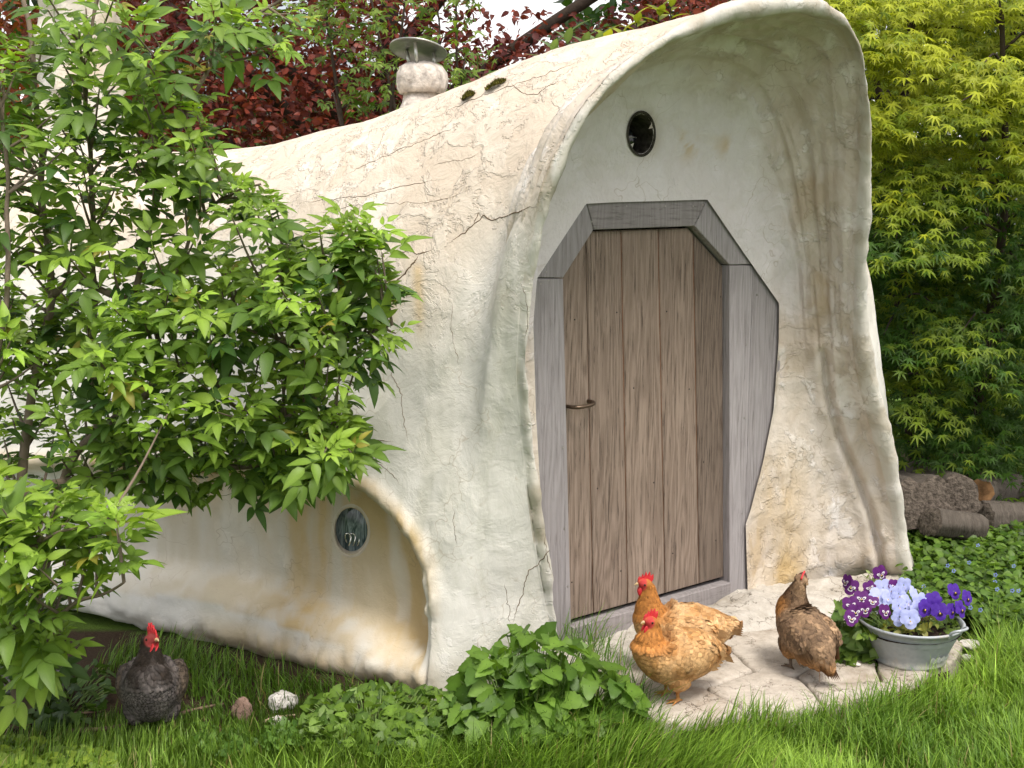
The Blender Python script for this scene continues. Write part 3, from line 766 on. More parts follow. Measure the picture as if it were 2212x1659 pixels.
def stone_mat(name, c0, c1, dirt=(.12, .10, .06), dscale=3.0):
    b = NB(name); v = b.coord('Object'); n1 = b.noise(v, dscale, 7, .65, .6); n2 = b.noise(v, 22, 7, .7); n3 = b.noise(v, 120, 4, .6)
    c = b.mix(b.ramp(n2, [(.3, 0.0), (.7, 1.0)]), c0, c1); c = b.mix(b.ramp(n1, [(.5, 0.0), (.7, .7)]), c, dirt)
    k = b.voro(b.vadd(v, b.noise(v, 7, 5, .6, 0, 1), .25), 6.5, 'DISTANCE_TO_EDGE')
    kk = b.ramp(k, [(0.0, 1.0), (.022, 0.0)])
    c = b.mix(b.math('MULTIPLY', kk, b.ramp(n1, [(.35, 0.0), (.55, 1.0)])), c, tuple(.4 * x for x in dirt))
    c = b.mix(b.ramp(n3, [(.62, 0.0), (.72, .5)]), c, tuple(.6 * x for x in dirt))
    b.bump(b.math('ADD', n2, b.math('MULTIPLY', n3, .4)), .8, .012)
    return b.done(c, .93, .15)
M_APRON = stone_mat('lime_mortar', (.40, .365, .315), (.60, .565, .51), (.26, .22, .165))
link('porch_apron', mesh_from('porch_apron', apv, grid_faces(26, 70), M_APRON), house)

# ---- paving: irregular pale limestone flags with open joints
M_FLAG = stone_mat('pale_limestone', (.42, .37, .31), (.61, .555, .485), (.27, .21, .15), 4.0)
step = tag(link('doorstep_paving', None), kind='structure'); step.location = (0, 0, 0)
outl = [(1270, 1452), (1345, 1500), (1415, 1556), (1500, 1566), (1620, 1540), (1780, 1528), (1900, 1506), (1985, 1472), (2050, 1438), (2080, 1388), (2035, 1352), (1960, 1345), (1830, 1345), (1700, 1352), (1560, 1375), (1400, 1400)]
opoly = [tuple(PZ(x, y, .045)[:2]) for x, y in outl]
seeds = [(1350, 1470), (1490, 1535), (1500, 1440), (1660, 1500), (1700, 1415), (1830, 1445), (1860, 1500), (1965, 1455), (1980, 1390), (2070, 1410)]
sxy = [PZ(x, y, .045)[:2] for x, y in seeds]
M_JOINT = simple('joint_dirt', (.07, .055, .035), .95, .1, nscale=60, namp=.5, bumpd=.01)
jp = np.array([(*q, .022) for q in opoly]); link('joint_bed', mesh_from('joint_bed', *prism_vf(jp[::-1] if False else jp, (0, 0, 1), .06), M_JOINT, False), step)
STEP_Z = .05
for i, s in enumerate(sxy):
    pl = list(opoly)
    for j, q in enumerate(sxy):
        if i == j: continue
        d = s - q; m = (s + q) / 2; d = d / np.linalg.norm(d)
        pl = clip(pl, lambda a, d=d, m=m: (np.array(a) - m) @ d - .0036)
        if len(pl) < 3: break
    if len(pl) < 3: continue
    P = np.array(pl); P = np.vstack([P, P[:1]]); P = resample(P, 26)[:-1]
    P = P + np.c_[fbm(np.c_[P * 6, P[:, :1] * 0], 3, 70), fbm(np.c_[P * 6, P[:, :1] * 0 + 4], 3, 71)] * .02
    z = STEP_Z + random.uniform(-.003, .003); c = P.mean(0)
    rings = [(1.0, -.05), (1.0, z - .012), (.975, z - .003), (.93, z), (.6, z + .002), (.25, z + .001)]
    Vv = np.concatenate([np.c_[c + (P - c) * k, np.full(len(P), zz_)] for k, zz_ in rings]); Vv[:, 2] += .005 * fbm(Vv * 12, 3, 72) * (Vv[:, 2] > 0)
    Vv = np.vstack([Vv, [*c, z + .001]]); n = len(P)
    Ff = [tuple(q) for q in grid_faces(len(rings), n, True).tolist()] + [((len(rings) - 1) * n + k, (len(rings) - 1) * n + (k + 1) % n, len(rings) * n) for k in range(n)]
    link('paving_stone', mesh_from('paving_stone', Vv, Ff, M_FLAG), step)

# ---- loose stones, flints, twigs
def rock(name, x, y, w, h, mat, label, cat='stone', seed=0, dep=1.0, z=0.0, tall=0.0, group=None):
    c = PZ(x, y, z); s = np.linalg.norm(c - CAM) / FPX
    bm = bmesh.new(); bmesh.ops.create_icosphere(bm, subdivisions=4, radius=1.0)
    Vv = np.array([v.co[:] for v in bm.verts]); Ff = [tuple(v.index for v in f.verts) for f in bm.faces]; bm.free()
    r = 1 + .22 * fbm(Vv * 1.4 + seed * 7, 3, seed) + .05 * fbm(Vv * 6, 2, seed + 3)
    r = np.round(r * 9) / 9 * .5 + r * .5
    Vv = Vv * r[:, None] * np.array([w * s / 2, w * s / 2 * dep, h * s / 2]); Vv[:, 2] += h * s * .36
    o = link(name, mesh_from(name, Vv, Ff, mat), None, c); o.rotation_euler = (0, 0, seed * 1.3)
    return tag(o, label, cat, group)
M_FLINT = stone_mat('white_flint', (.62, .58, .54), (.80, .77, .73), (.35, .30, .25), 9.0)
M_BROWNSTONE = stone_mat('brown_stone', (.20, .125, .095), (.36, .25, .20), (.10, .065, .05), 12.0)
rock('flint_stone', 610, 1532, 62, 44, M_FLINT, 'white knobbly flint stone lying on the bare soil', seed=3, dep=.7)
rock('flint_stone', 598, 1566, 34, 22, M_FLINT, 'small cream stone just below the white knobbly flint', seed=8, dep=.7)
rock('brown_stone', 523, 1560, 42, 64, M_BROWNSTONE, 'reddish brown upright stone left of the white flint', seed=17, dep=.6)
rock('grey_stone', 60, 1500, 150, 70, simple('grey_rock', (.12, .11, .11), .95, .1, nscale=20, namp=.4, bumpd=.02), 'dark grey rock in shade under the elder bush', seed=11)
for k, (x, y, w, h) in enumerate([(1772, 1418, 34, 12), (1690, 1420, 22, 9), (1745, 1424, 24, 10), (2050, 1406, 26, 16), (2096, 1398, 40, 16), (1850, 1438, 16, 8), (2090, 1425, 26, 12)]):
    rock('pebble', x, y, w, h, M_FLINT, ['flat white pebble right behind the brown hen', 'small white pebble at the apron edge behind the hens', 'tiny pale pebble by the brown hen tail', 'pale pebble right of the metal tub', 'broad cream pebble in the gravel beyond the tub', 'tiny pebble at the left foot of the tub', 'brown tinted pebble near the lawn edge by the tub'][k], 'pebble', seed=20 + k, z=STEP_Z if k in (5,) else .01, group='loose pebbles by the paving')
M_TWIG = simple('dead_twig', (.16, .115, .08), .9, .1, nscale=30, namp=.5)
M_STRAW = simple('pale_straw', (.42, .33, .22), .9, .1)
def twig(pts, r, label, mat=None, name='fallen_twig'):
    P = curve([PZ(x, y, z) for x, y, z in pts], 14); P += np.c_[fbm(P * 8, 2, 80), fbm(P * 8, 2, 81), fbm(P * 8, 2, 82)] * .008
    tag(MB().tube(P, r * np.linspace(1, .5, 14), 6).build(name, mat or M_TWIG), label, 'twig', 'twigs fallen under the bush')
twig([(20, 1570, .02), (120, 1545, .03), (220, 1540, .02)], .008, 'long dead twig at the far left under the bush')
twig([(150, 1580, .01), (230, 1575, .02), (300, 1560, .02)], .009, 'short brown twig left of the dark hen')
twig([(385, 1545, .02), (430, 1532, .03), (480, 1522, .02)], .007, 'dark twig between the dark hen and the brown stone')
twig([(570, 1560, .02), (600, 1550, .02), (640, 1545, .02)], .005, 'pale thin twig below the white flint', M_STRAW)
twig([(285, 1595, .01), (320, 1592, .015), (350, 1600, .01)], .009, 'pale stick at the feet of the dark hen', M_STRAW)

# ---- split logs heaped under the maple
M_LOGW = wood('grey_log', (.055, .045, .038), (.17, .145, .125), (.04, .03, .025), grain=(14, 14, 14))
M_END = simple('log_end', (.115, .095, .078), .95, .1, nscale=55, namp=.65, bumpd=.03)
M_ENDR = simple('rotten_log_end', (.17, .095, .045), .9, .1, nscale=16, namp=.6, bumpd=.02)
def barkm():
    b = NB('rough_bark'); v = b.coord('Object'); n = b.noise(b.coord('Object', (60, 12, 12)), 1.0, 6, .7, .8); k = b.voro(b.vadd(v, b.noise(v, 20, 3, .6, 0, 1), .05), 42, 'DISTANCE_TO_EDGE'); e = b.ramp(k, [(0.0, 0.0), (.12, 1.0)])
    c = b.mix(n, (.035, .028, .022), (.19, .165, .14)); b.bump(n, .9, .02); return b.done(c, .95, .1)
M_LOG = barkm()
def log(x0, y0, Y0, x1, y1, Y1, r, label, seed, endm=None, ecc=1.0):
    a = PY(x0, y0, Y0); b_ = PY(x1, y1, Y1); root = thing('log', label, 'log', tuple((a + b_) / 2), 'logs heaped behind the house')
    n = 26; ts = np.linspace(0, 1, 12); ax = (b_ - a); P = []
    tg = ax / np.linalg.norm(ax); s1 = np.cross(tg, [0, 0, 1]); s1 /= np.linalg.norm(s1); s2 = np.cross(s1, tg)
    for t in ts:
        for j in range(n):
            al = 2 * math.pi * j / n
            rr_ = r * (1 + .34 * vnoise(np.array([math.cos(al) * 1.6 + seed * 9, math.sin(al) * 1.6, t * .7])) + .12 * vnoise(np.array([math.cos(al) * 7 + seed, math.sin(al) * 7, t * 1.5])))
            P.append(a + ax * t + s1 * rr_ * math.cos(al) * ecc + s2 * rr_ * math.sin(al))
    P = np.array(P) - (a + b_) / 2
    link('bark', mesh_from('bark', P, grid_faces(12, n, True), M_LOG), root)
    for e, base in ((0, 0), (1, 11 * n)):
        q = P[base:base + n]; c = q.mean(0)
        ring2 = c + (q - c) * .5 + tg * (.012 if e else -.012)
        Vv = np.vstack([q, ring2, c]); Ff = [(j, (j + 1) % n, n + (j + 1) % n, n + j) for j in range(n)] + [(n + j, n + (j + 1) % n, 2 * n) for j in range(n)]
        link('cut_end', mesh_from('cut_end', Vv, Ff, endm or M_END), root)
log(1985, 1085, 5.6, 1900, 1060, 6.5, .13, 'thick grey split log nearest the porch foot', 1)
log(2060, 1090, 5.75, 1990, 1050, 6.6, .14, 'pale barked log lying second from the porch', 2)
log(2100, 1085, 5.9, 2180, 1060, 6.7, .10, 'orange rotten ended log in the middle of the heap', 3, M_ENDR)
log(2120, 1118, 5.8, 2330, 1120, 6.1, .09, 'long dark log lying at the right picture edge', 4)
log(2010, 1128, 5.5, 2110, 1140, 5.6, .07, 'low mossy log lying in the ground cover', 5)
# ================================================================== PLANTS
def unit(a): return a / (np.linalg.norm(a, axis=-1, keepdims=True) + 1e-9)
def leaflet(L=1.0, wd=.36, droop=.28, fold=.14, nst=4, tipw=1.0, x0=0.0, side=0.0, ang=0.0, base_at=(0, 0)):
    """pointed leaf blade folded along the midrib; returns verts, faces (local x along, y side, z up)"""
    V = [(0, 0, 0)]; F = []
    for k in range(1, nst + 1):
        t = k / (nst + 1); w = wd * .5 * math.sin(math.pi * t ** .75) ** .9
        z = -droop * t * t
        V += [(t, w, z + fold * w * 2), (t, 0, z), (t, -w, z + fold * w * 2)]
    V.append((1.0, 0, -droop))
    F += [(0, 2, 1), (0, 3, 2)]
    for k in range(nst - 1):
        a = 1 + 3 * k; F += [(a, a + 1, a + 4, a + 3), (a + 1, a + 2, a + 5, a + 4)]
    a = 1 + 3 * (nst - 1); t = len(V) - 1; F += [(a, a + 1, t), (a + 1, a + 2, t)]
    V = np.array(V) * L
    c, s = math.cos(ang), math.sin(ang)
    V = np.c_[V[:, 0] * c - V[:, 1] * s, V[:, 0] * s + V[:, 1] * c, V[:, 2]] + np.array([base_at[0], base_at[1], 0])
    return V, F
LF = {}
def tri(F):
    out = []
    for f in F:
        for k in range(1, len(f) - 1): out.append((f[0], f[k], f[k + 1]))
    return np.array(out)
def merge(parts):
    V = []; F = []; n = 0
    for v, f in parts:
        V.append(v); F += [tuple(i + n for i in q) for q in f]; n += len(v)
    return np.concatenate(V), tri(F)
def compound(nl=5, seed=0):
    r = random.Random(seed); P = []
    prs = nl // 2
    for k in range(prs):
        x = .22 + .30 * k / max(1, prs - 1) if prs > 1 else .35
        for s in (1, -1):
            P.append(leaflet(.44 * r.uniform(.85, 1.1), .46, r.uniform(.15, .5), r.uniform(.08, .3), 4, ang=s * r.uniform(.75, 1.15), base_at=(x, s * .01)))
    P.append(leaflet(.50, .48, r.uniform(.2, .5), .18, 4, base_at=(.56, 0)))
    P.append((np.array([(0, .008, 0), (0, -.008, 0), (.58, .005, 0), (.58, -.005, 0)]), [(0, 1, 3, 2)]))
    V, F = merge(P)
    V[:, 2] -= .22 * V[:, 0] ** 2
    return V, F
def palmate(seed=0, droop=.35, nl=7, slim=.30):
    r = random.Random(seed); A = np.radians(np.linspace(-128, 128, nl)); Ls = .42 + .58 * np.cos(A * .58) ** 1.3
    V = [(0, 0, 0)]; ring = []
    for i, (a, l) in enumerate(zip(A, Ls)):
        l *= r.uniform(.9, 1.08)
        if i: 
            an = (A[i] + A[i - 1]) / 2; ring.append((slim * .8 * math.cos(an), slim * .8 * math.sin(an)))
        da = .20
        ring.append((l * .52 * math.cos(a - da), l * .52 * math.sin(a - da))); ring.append((l * math.cos(a), l * math.sin(a))); ring.append((l * .52 * math.cos(a + da), l * .52 * math.sin(a + da)))
    V += [(x, y, -droop * (x * x + y * y)) for x, y in ring]
    n = len(ring); F = [(0, j, j + 1) for j in range(1, n)]
    V = np.array(V); V[:, 0] += .06
    return V, np.array(F)
def ovate(wd=.62, droop=.2, fold=.1): 
    v, f = leaflet(1.0, wd, droop, fold, 3); return v, tri(f)
def toothed(seed=0):
    """broad heart-shaped blade with a toothed margin"""
    r = random.Random(seed); n = 9; V = [(0, 0, 0)]; L = []; R = []
    mid = []
    for k in range(n + 1):
        t = k / n; w = .42 * (1 - t) ** .62 * (1.15 - .25 * (t < .12)) * (1 if t < 1 else 0)
        w *= (1.06 if k % 2 else .9)
        x = t - .10 * (k == 0)
        mid.append((t, 0, -.22 * t * t)); L.append((x, w, .10 * w - .24 * t * t + .03 * r.uniform(-1, 1))); R.append((x, -w, .10 * w - .24 * t * t + .03 * r.uniform(-1, 1)))
    V = mid + L + R; m = n + 1; F = []
    for k in range(n):
        F += [(k, k + 1, m + k + 1), (k, m + k + 1, m + k), (k, 2 * m + k + 1, k + 1), (k, 2 * m + k, 2 * m + k + 1)]
    return np.array(V, float), np.array(F)
def tfac(tv, tf):
    # vertices on the rim of a blade a little darker, those along the midrib paler
    cnt = np.bincount(np.asarray(tf).ravel(), minlength=len(tv)); return np.where(cnt >= 5, 1.16, np.where(cnt <= 2, .86, .96))
def frames(dirs, nrm):
    d = unit(dirs); s = unit(np.cross(nrm, d)); n = np.cross(d, s); return d, s, n
def jitter(n, k): return rng.normal(0, k, (n, 3))
def scatter(root, temps, mat, base, dirs, nrm, scale, colors, nobj=300, part='leaf', rest='foliage', npal=6, minpx=9.0, frontbias=True):
    """leaves of one plant: the ones that show largest become parts of their own, the rest one joined part"""
    base = np.asarray(base, float); N = len(base); loc = np.array(root.location); scale = np.broadcast_to(scale, (N,))
    d, s, n = frames(dirs, nrm); pick = rng.integers(0, len(temps), N)
    p = project(base); depth = base[:, 1]; inframe = (p[:, 0] > -20) & (p[:, 0] < PW + 20) & (p[:, 1] > -20) & (p[:, 1] < PH + 20)
    own = np.zeros(N, bool)
    if nobj:
        sc_ = np.where(inframe, scale / depth ** 2.2, -1); idx = np.argsort(-sc_)[:nobj]; idx = idx[sc_[idx] > 0]; own[idx] = True
    pal = None
    if own.any():
        ci = np.argsort(colors[own].sum(1)); k = np.where(own)[0][ci]; chunks = np.array_split(k, npal); meshes = {}
        for q, ch in enumerate(chunks):
            if not len(ch): continue
            c = colors[ch].mean(0)
            for i in ch:
                key = (q, pick[i])
                if key not in meshes:
                    tv, tf = temps[pick[i]]; meshes[key] = mesh_from(part, tv, tf, mat, True, {'col': ('POINT', np.tile(c, (len(tv), 1)) * tfac(tv, tf)[:, None])})
                o = bpy.data.objects.new(part, meshes[key]); COL.objects.link(o); o.parent = root
                M = Matrix(((d[i, 0], s[i, 0], n[i, 0], 0), (d[i, 1], s[i, 1], n[i, 1], 0), (d[i, 2], s[i, 2], n[i, 2], 0), (0, 0, 0, 1))) @ Matrix.Scale(float(scale[i]), 4)
                M.translation = Vector(base[i] - loc); o.matrix_local = M
    re = np.where(~own)[0]
    if len(re):
        VV = []; FF = []; CC = []; off = 0
        for q in range(len(temps)):
            ii = re[pick[re] == q]
            if not len(ii): continue
            tv, tf = temps[q]
            v = base[ii, None] + scale[ii, None, None] * (tv[None, :, 0:1] * d[ii, None] + tv[None, :, 1:2] * s[ii, None] + tv[None, :, 2:3] * n[ii, None]) - loc
            VV.append(v.reshape(-1, 3)); FF.append((tf[None] + (np.arange(len(ii)) * len(tv))[:, None, None]).reshape(-1, 3) + off); off += v.shape[0] * v.shape[1]
            CC.append((colors[ii][:, None, :] * tfac(tv, tf)[None, :, None]).reshape(-1, 3))
        o = link(rest, mesh_from(rest, np.concatenate(VV), np.concatenate(FF), mat, True, {'col': ('POINT', np.concatenate(CC))}), root)
        o['kind'] = 'stuff'
    return own
def cols(n, a, b_, jit=.18, t=None):
    t = rng.random(n) if t is None else np.clip(t, 0, 1)
    c = np.array(a)[None] * (1 - t)[:, None] + np.array(b_)[None] * t[:, None]
    return np.clip(c * (1 + rng.normal(0, jit, (n, 1))), .002, 1)
def pick_in(poly, n, mind=0.0):
    poly = np.array(poly, float); lo, hi = poly.min(0), poly.max(0); out = []
    tries = 0
    while len(out) < n and tries < n * 60:
        q = lo + rng.random((256, 2)) * (hi - lo); q = q[inside(q, poly)]; tries += 256
        for r in q:
            if len(out) >= n: break
            if mind and out and (np.hypot(*(np.array(out) - r).T) < mind).any(): continue
            out.append(r)
    return np.array(out)
def bark_mat(name, c0, c1): 
    b = NB(name); v = b.coord('Object'); n = b.noise(v, 40, 5, .65); b.bump(n, .6, .006); return b.done(b.mix(n, c0, c1), .9, .15)
M_BARK = bark_mat('elder_bark', (.10, .075, .055), (.27, .215, .165))
M_DBARK = bark_mat('dark_bark', (.025, .018, .014), (.085, .065, .05))
M_LEAF = leafmat('green_leaf', .42, .45, .35)
M_MAPLE = leafmat('maple_leaf', .42, .5, .3)
M_RED = leafmat('red_leaf', .38, .45, .35)

# ---------------------------------------------------------------- elder bush, left
bush_base = PZ(60, 1520, 0)
bush = thing('elder_bush', 'tall green elder bush with pointed leaflets crowding the left side of the house', 'bush', tuple(bush_base))
BL = np.array(bush.location)
# limbs as (px, py, distance) chains
limbs = [
    ([(40, 1540, 3.55), (30, 1300, 3.6), (40, 1080, 3.65), (60, 860, 3.7), (110, 640, 3.75), (95, 420, 3.8), (75, 240, 3.85), (60, 60, 3.9), (40, -120, 3.95)], .019),
    ([(60, 1530, 3.6), (90, 1250, 3.65), (150, 1000, 3.7), (215, 930, 3.72), (330, 850, 3.75), (440, 760, 3.78), (520, 690, 3.8), (620, 620, 3.8), (720, 560, 3.78), (820, 510, 3.75)], .02),
    ([(40, 1075, 3.66), (130, 1045, 3.68), (240, 1030, 3.7), (340, 1035, 3.72), (460, 1010, 3.74), (560, 1000, 3.76), (680, 975, 3.78)], .019),
    ([(215, 930, 3.72), (200, 760, 3.74), (205, 560, 3.76), (198, 380, 3.8), (190, 260, 3.83), (200, 100, 3.86), (215, -60, 3.9)], .012),
    ([(110, 640, 3.75), (165, 600, 3.74), (270, 650, 3.74), (300, 600, 3.76), (330, 470, 3.78), (350, 380, 3.8), (385, 280, 3.82), (440, 170, 3.84), (480, 90, 3.86), (560, 30, 3.9), (640, -30, 3.92)], .012),
    ([(330, 850, 3.75), (360, 640, 3.76), (400, 560, 3.78), (430, 480, 3.8), (500, 420, 3.82), (560, 400, 3.82)], .01),
    ([(440, 760, 3.78), (480, 860, 3.74), (560, 900, 3.72), (640, 900, 3.72), (720, 920, 3.72)], .009),
    ([(520, 690, 3.8), (620, 740, 3.76), (700, 740, 3.74), (780, 720, 3.72), (850, 700, 3.72)], .008),
    ([(60, 1400, 3.5), (120, 1330, 3.35), (200, 1290, 3.25), (270, 1260, 3.2)], .010),
    ([(40, 1300, 3.55), (60, 1220, 3.35), (120, 1150, 3.25), (230, 1130, 3.2)], .009),
    ([(-120, 1400, 3.4), (-60, 1000, 3.45), (0, 700, 3.5), (20, 430, 3.55), (0, 200, 3.6)], .014),
]
limbP = []
for pts, r in limbs:
    P = curve([PY(x, y, Y) for x, y, Y in pts], 40); P += np.c_[fbm(P * 6, 2, 101), fbm(P * 6, 2, 102), fbm(P * 6, 2, 103)] * .012
    limbP.append(P); MB().tube(P - BL, r * np.linspace(1, .35, 40), 7).build('branch', M_BARK, bush)
LP = np.concatenate(limbP)
# shoot tips over the outline of the bush
regions = [
    ([(-60, -40), (250, -40), (330, 40), (470, 20), (560, 20), (660, 40), (700, 110), (560, 90), (500, 160), (470, 300), (430, 350), (180, 330), (120, 280), (-60, 300)], 40, 34, 3.55, 3.95),
    ([(-60, 60), (80, 90), (270, 110), (400, 170), (470, 330), (450, 390), (-60, 420)], 30, 38, 3.5, 3.95),
    ([(-60, 400), (330, 400), (450, 370), (580, 440), (520, 640), (330, 700), (-60, 700)], 44, 40, 3.5, 3.95),
    ([(-60, 640), (330, 640), (480, 560), (640, 560), (740, 700), (740, 1010), (600, 1000), (-60, 990)], 120, 34, 3.42, 3.92),
    ([(600, 520), (720, 460), (830, 520), (830, 620), (700, 660), (600, 640)], 18, 34, 3.65, 3.85),
    ([(640, 680), (830, 660), (850, 720), (780, 770), (660, 790)], 11, 34, 3.65, 3.85),
    ([(300, 950), (720, 890), (770, 960), (740, 1010), (600, 1030), (420, 1030), (200, 990)], 24, 38, 3.55, 3.8),
    ([(-60, 1060), (120, 1060), (250, 1110), (255, 1150), (170, 1230), (90, 1310), (-60, 1330)], 30, 38, 3.15, 3.5),
    ([(-60, 1320), (120, 1330), (150, 1380), (110, 1440), (-60, 1450)], 12, 34, 3.35, 3.55),
]
tips = []
for poly, n, md, Y0, Y1 in regions:
    q = pick_in(poly, n, md); Y = rng.uniform(Y0, Y1, len(q)); tips.append(PY(q[:, 0], q[:, 1], Y))
extra = np.array([PY(x, y, Y) for x, y, Y in [(560, 60, 3.9), (620, 30, 3.92), (655, 60, 3.9), (585, 110, 3.9), (500, 60, 3.85), (500, 400, 3.8), (545, 425, 3.8), (575, 440, 3.8), (590, 430, 3.8), (770, 470, 3.74), (815, 500, 3.74), (740, 500, 3.75), (815, 560, 3.74), (855, 720, 3.7), (820, 745, 3.7), (800, 690, 3.72), (735, 905, 3.7), (762, 935, 3.7), (730, 955, 3.7), (640, 1000, 3.72), (550, 1000, 3.72), (430, 1025, 3.72), (250, 1120, 3.2), (258, 1155, 3.2)]])
tips = np.vstack(tips + [extra])
tw = MB(); B = []; Dr = []; Nm = []; Sc = []; Cl = []
for t in tips:
    j = np.argmin(np.linalg.norm((LP - t) * np.array([1, .8, 1]) + np.array([0, 0, .12]), axis=1)); a = LP[j]
    ln = np.linalg.norm(t - a)
    if ln > .02:
        mid = (a + t) / 2 + np.array([0, 0, -.04 * ln]); P = curve([a, mid, t], 8); tw.tube(P - BL, np.linspace(.0055, .0022, 8), 5, False)
    dr = unit((t - a) * np.array([1, .6, .7]) + np.array([.12, -.25, .55]) * max(ln, .25) + rng.normal(0, .07, 3))
    near = 1.08 if t[1] < 3.45 else 1.0
    # opposite pairs of compound leaves along the last part of the shoot, plus the young tip
    ref = unit(np.cross(dr, rng.normal(0, 1, 3)))
    for k, (back, ln_) in enumerate([(.0, .105), (.025, .15), (.07, .18), (.125, .18)]):
        if k == 3 and rng.random() < .6: continue
        p0 = t - dr * back * 1.15
        ax = ref if k % 2 else np.cross(dr, ref)
        for s in (1, -1):
            if k == 3 and rng.random() < .3: continue
            out = unit(dr * [1.5, .75, .40, .2][k] + ax * s + rng.normal(0, .18, 3) + np.array([0, -.12, .05]))
            B.append(p0); Dr.append(out); Nm.append(unit(dr + np.array([0, -.25, .9]) + rng.normal(0, .25, 3))); Sc.append(ln_ * rng.uniform(.78, 1.15) * near * .79 * rng.choice([.65, .9, 1.0, 1.2]))
            Cl.append([1.05, .7, .3, .05][k] + rng.normal(0, .2) + (.3 if t[1] < 3.45 else 0))
tw.build('twigs', M_BARK, bush)['kind'] = 'stuff'
Cl = np.array(Cl); n = len(B)
cc = np.clip(cols(n, (.06, .13, .03), (.27, .41, .055), .2, Cl), 0, 1)
old_ = rng.random(n) < .02; cc[old_] = np.array([.34, .31, .06])
scatter(bush, [compound(5, 1), compound(5, 2), compound(7, 3), compound(5, 4), compound(3, 5)], M_LEAF, np.array(B), np.array(Dr), np.array(Nm), np.array(Sc), cc, 300, 'leaf', 'foliage')
clump_low = None
# flat green flower buds
bud = MB()
for (x, y, Y) in [(300, 115, 3.8), (400, 230, 3.78), (275, 895 - 100, 3.6), (350, 425, 3.75), (560, 520, 3.75), (265, 1095, 3.15), (385, 560, 3.75)]:
    c = PY(x, y, Y) - BL
    for k in range(60):
        a = rng.uniform(0, 6.28); r = .035 * math.sqrt(rng.random()); p = c + np.array([r * math.cos(a), r * math.sin(a), .012 * math.cos(r / .035 * 1.5) + rng.normal(0, .002)])
        s = .0032; bud.add(np.array([p + [s, 0, 0], p + [-s * .5, s * .87, 0], p + [-s * .5, -s * .87, 0], p + [0, 0, s * 1.4]]), [(0, 1, 3), (1, 2, 3), (2, 0, 3)])
bud.build('flower_buds', simple('bud_green', (.24, .34, .07), .6, .3), bush)['kind'] = 'stuff'

# ---------------------------------------------------------------- golden maple, right
mb_ = PZ(2080, 1090, 0); mb_ = np.array([2.55, 6.9, 0.0])
maple = thing('japanese_maple', 'yellow green japanese maple with layered feathery leaves right of the porch', 'tree', tuple(mb_))
ML = mb_
trunks = []
for k, (dx, dy, top) in enumerate([(-.15, 0, (1.75, 6.6, 3.0)), (.0, .1, (2.3, 6.9, 3.4)), (.12, -.05, (2.9, 6.7, 3.2)), (.2, .15, (3.5, 7.1, 3.0)), (-.05, .2, (1.9, 7.4, 3.2)), (.05, -.15, (2.4, 6.1, 2.6))]):
    p0 = mb_ + [dx, dy, -.05]; p3 = np.array(top); P = curve([p0, p0 * .75 + p3 * .25 + [rng.normal(0, .08), 0, .15], p0 * .4 + p3 * .6 + [rng.normal(0, .12), 0, .1], p3], 30)
    trunks.append(P); MB().tube(P - ML, np.linspace(.04, .012, 30), 8).build('trunk', M_DBARK, maple)
TP = np.concatenate(trunks)
# tiers of foliage: each a drooping spray on its own side branch
B = []; Dr = []; Nm = []; Sc = []; Cl = []; tw = MB()
mreg = [(1740, -120), (2330, -120), (2330, 1060), (2150, 1075), (2010, 1010), (1900, 900), (1855, 800), (1835, 600), (1850, 300), (1800, 60)]
sp_ = pick_in(mreg, 200, 38)
yq = sp_[:, 1]
for (x, y) in sp_:
    low = y > 560
    Y = rng.uniform(5.7, 7.4) if not low else rng.uniform(5.9, 7.6)
    c = PY(x, y, Y); j = np.argmin(np.linalg.norm(TP - c - np.array([0, .3, -.1]), axis=1)); a = TP[j]
    P = curve([a, (a + c) / 2 + [0, 0, .06], c], 8); tw.tube(P - ML, np.linspace(.009, .003, 8), 5, False)
    out = unit(np.array([c[0] - a[0], c[1] - a[1] - .35, 0.0])); sd2 = np.array([-out[1], out[0], 0])
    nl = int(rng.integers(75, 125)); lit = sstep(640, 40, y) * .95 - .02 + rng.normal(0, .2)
    if y > 780 and rng.random() < .35: nl = int(nl * .5)
    for k in range(nl):
        u_ = rng.uniform(-.28, .26); v_ = rng.uniform(-.24, .24) * (1 - .5 * abs(u_) / .28); p = c + out * u_ + sd2 * v_ + [0, 0, -.28 * (u_ * u_ + v_ * v_) * 4 - .18 * max(0, u_) + rng.normal(0, .035)]
        B.append(p); Dr.append(unit(out * (.5 + u_ * 2) + sd2 * v_ * 3 + [0, -.1, -.42] + rng.normal(0, .25, 3))); Nm.append(unit(np.array([0, -.42, 1]) + rng.normal(0, .22, 3)))
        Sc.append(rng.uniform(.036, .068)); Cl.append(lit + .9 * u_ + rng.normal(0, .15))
tw.build('twigs', M_DBARK, maple)['kind'] = 'stuff'
n = len(B); Cl = np.array(Cl)
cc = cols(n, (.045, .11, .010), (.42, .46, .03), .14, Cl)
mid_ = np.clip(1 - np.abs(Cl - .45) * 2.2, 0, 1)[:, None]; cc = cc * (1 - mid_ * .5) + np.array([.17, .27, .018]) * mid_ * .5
scatter(maple, [palmate(1), palmate(2, .5), palmate(3, .25), palmate(4, .6)], M_MAPLE, np.array(B), np.array(Dr), np.array(Nm), np.array(Sc), cc, 300, 'leaf', 'crown')

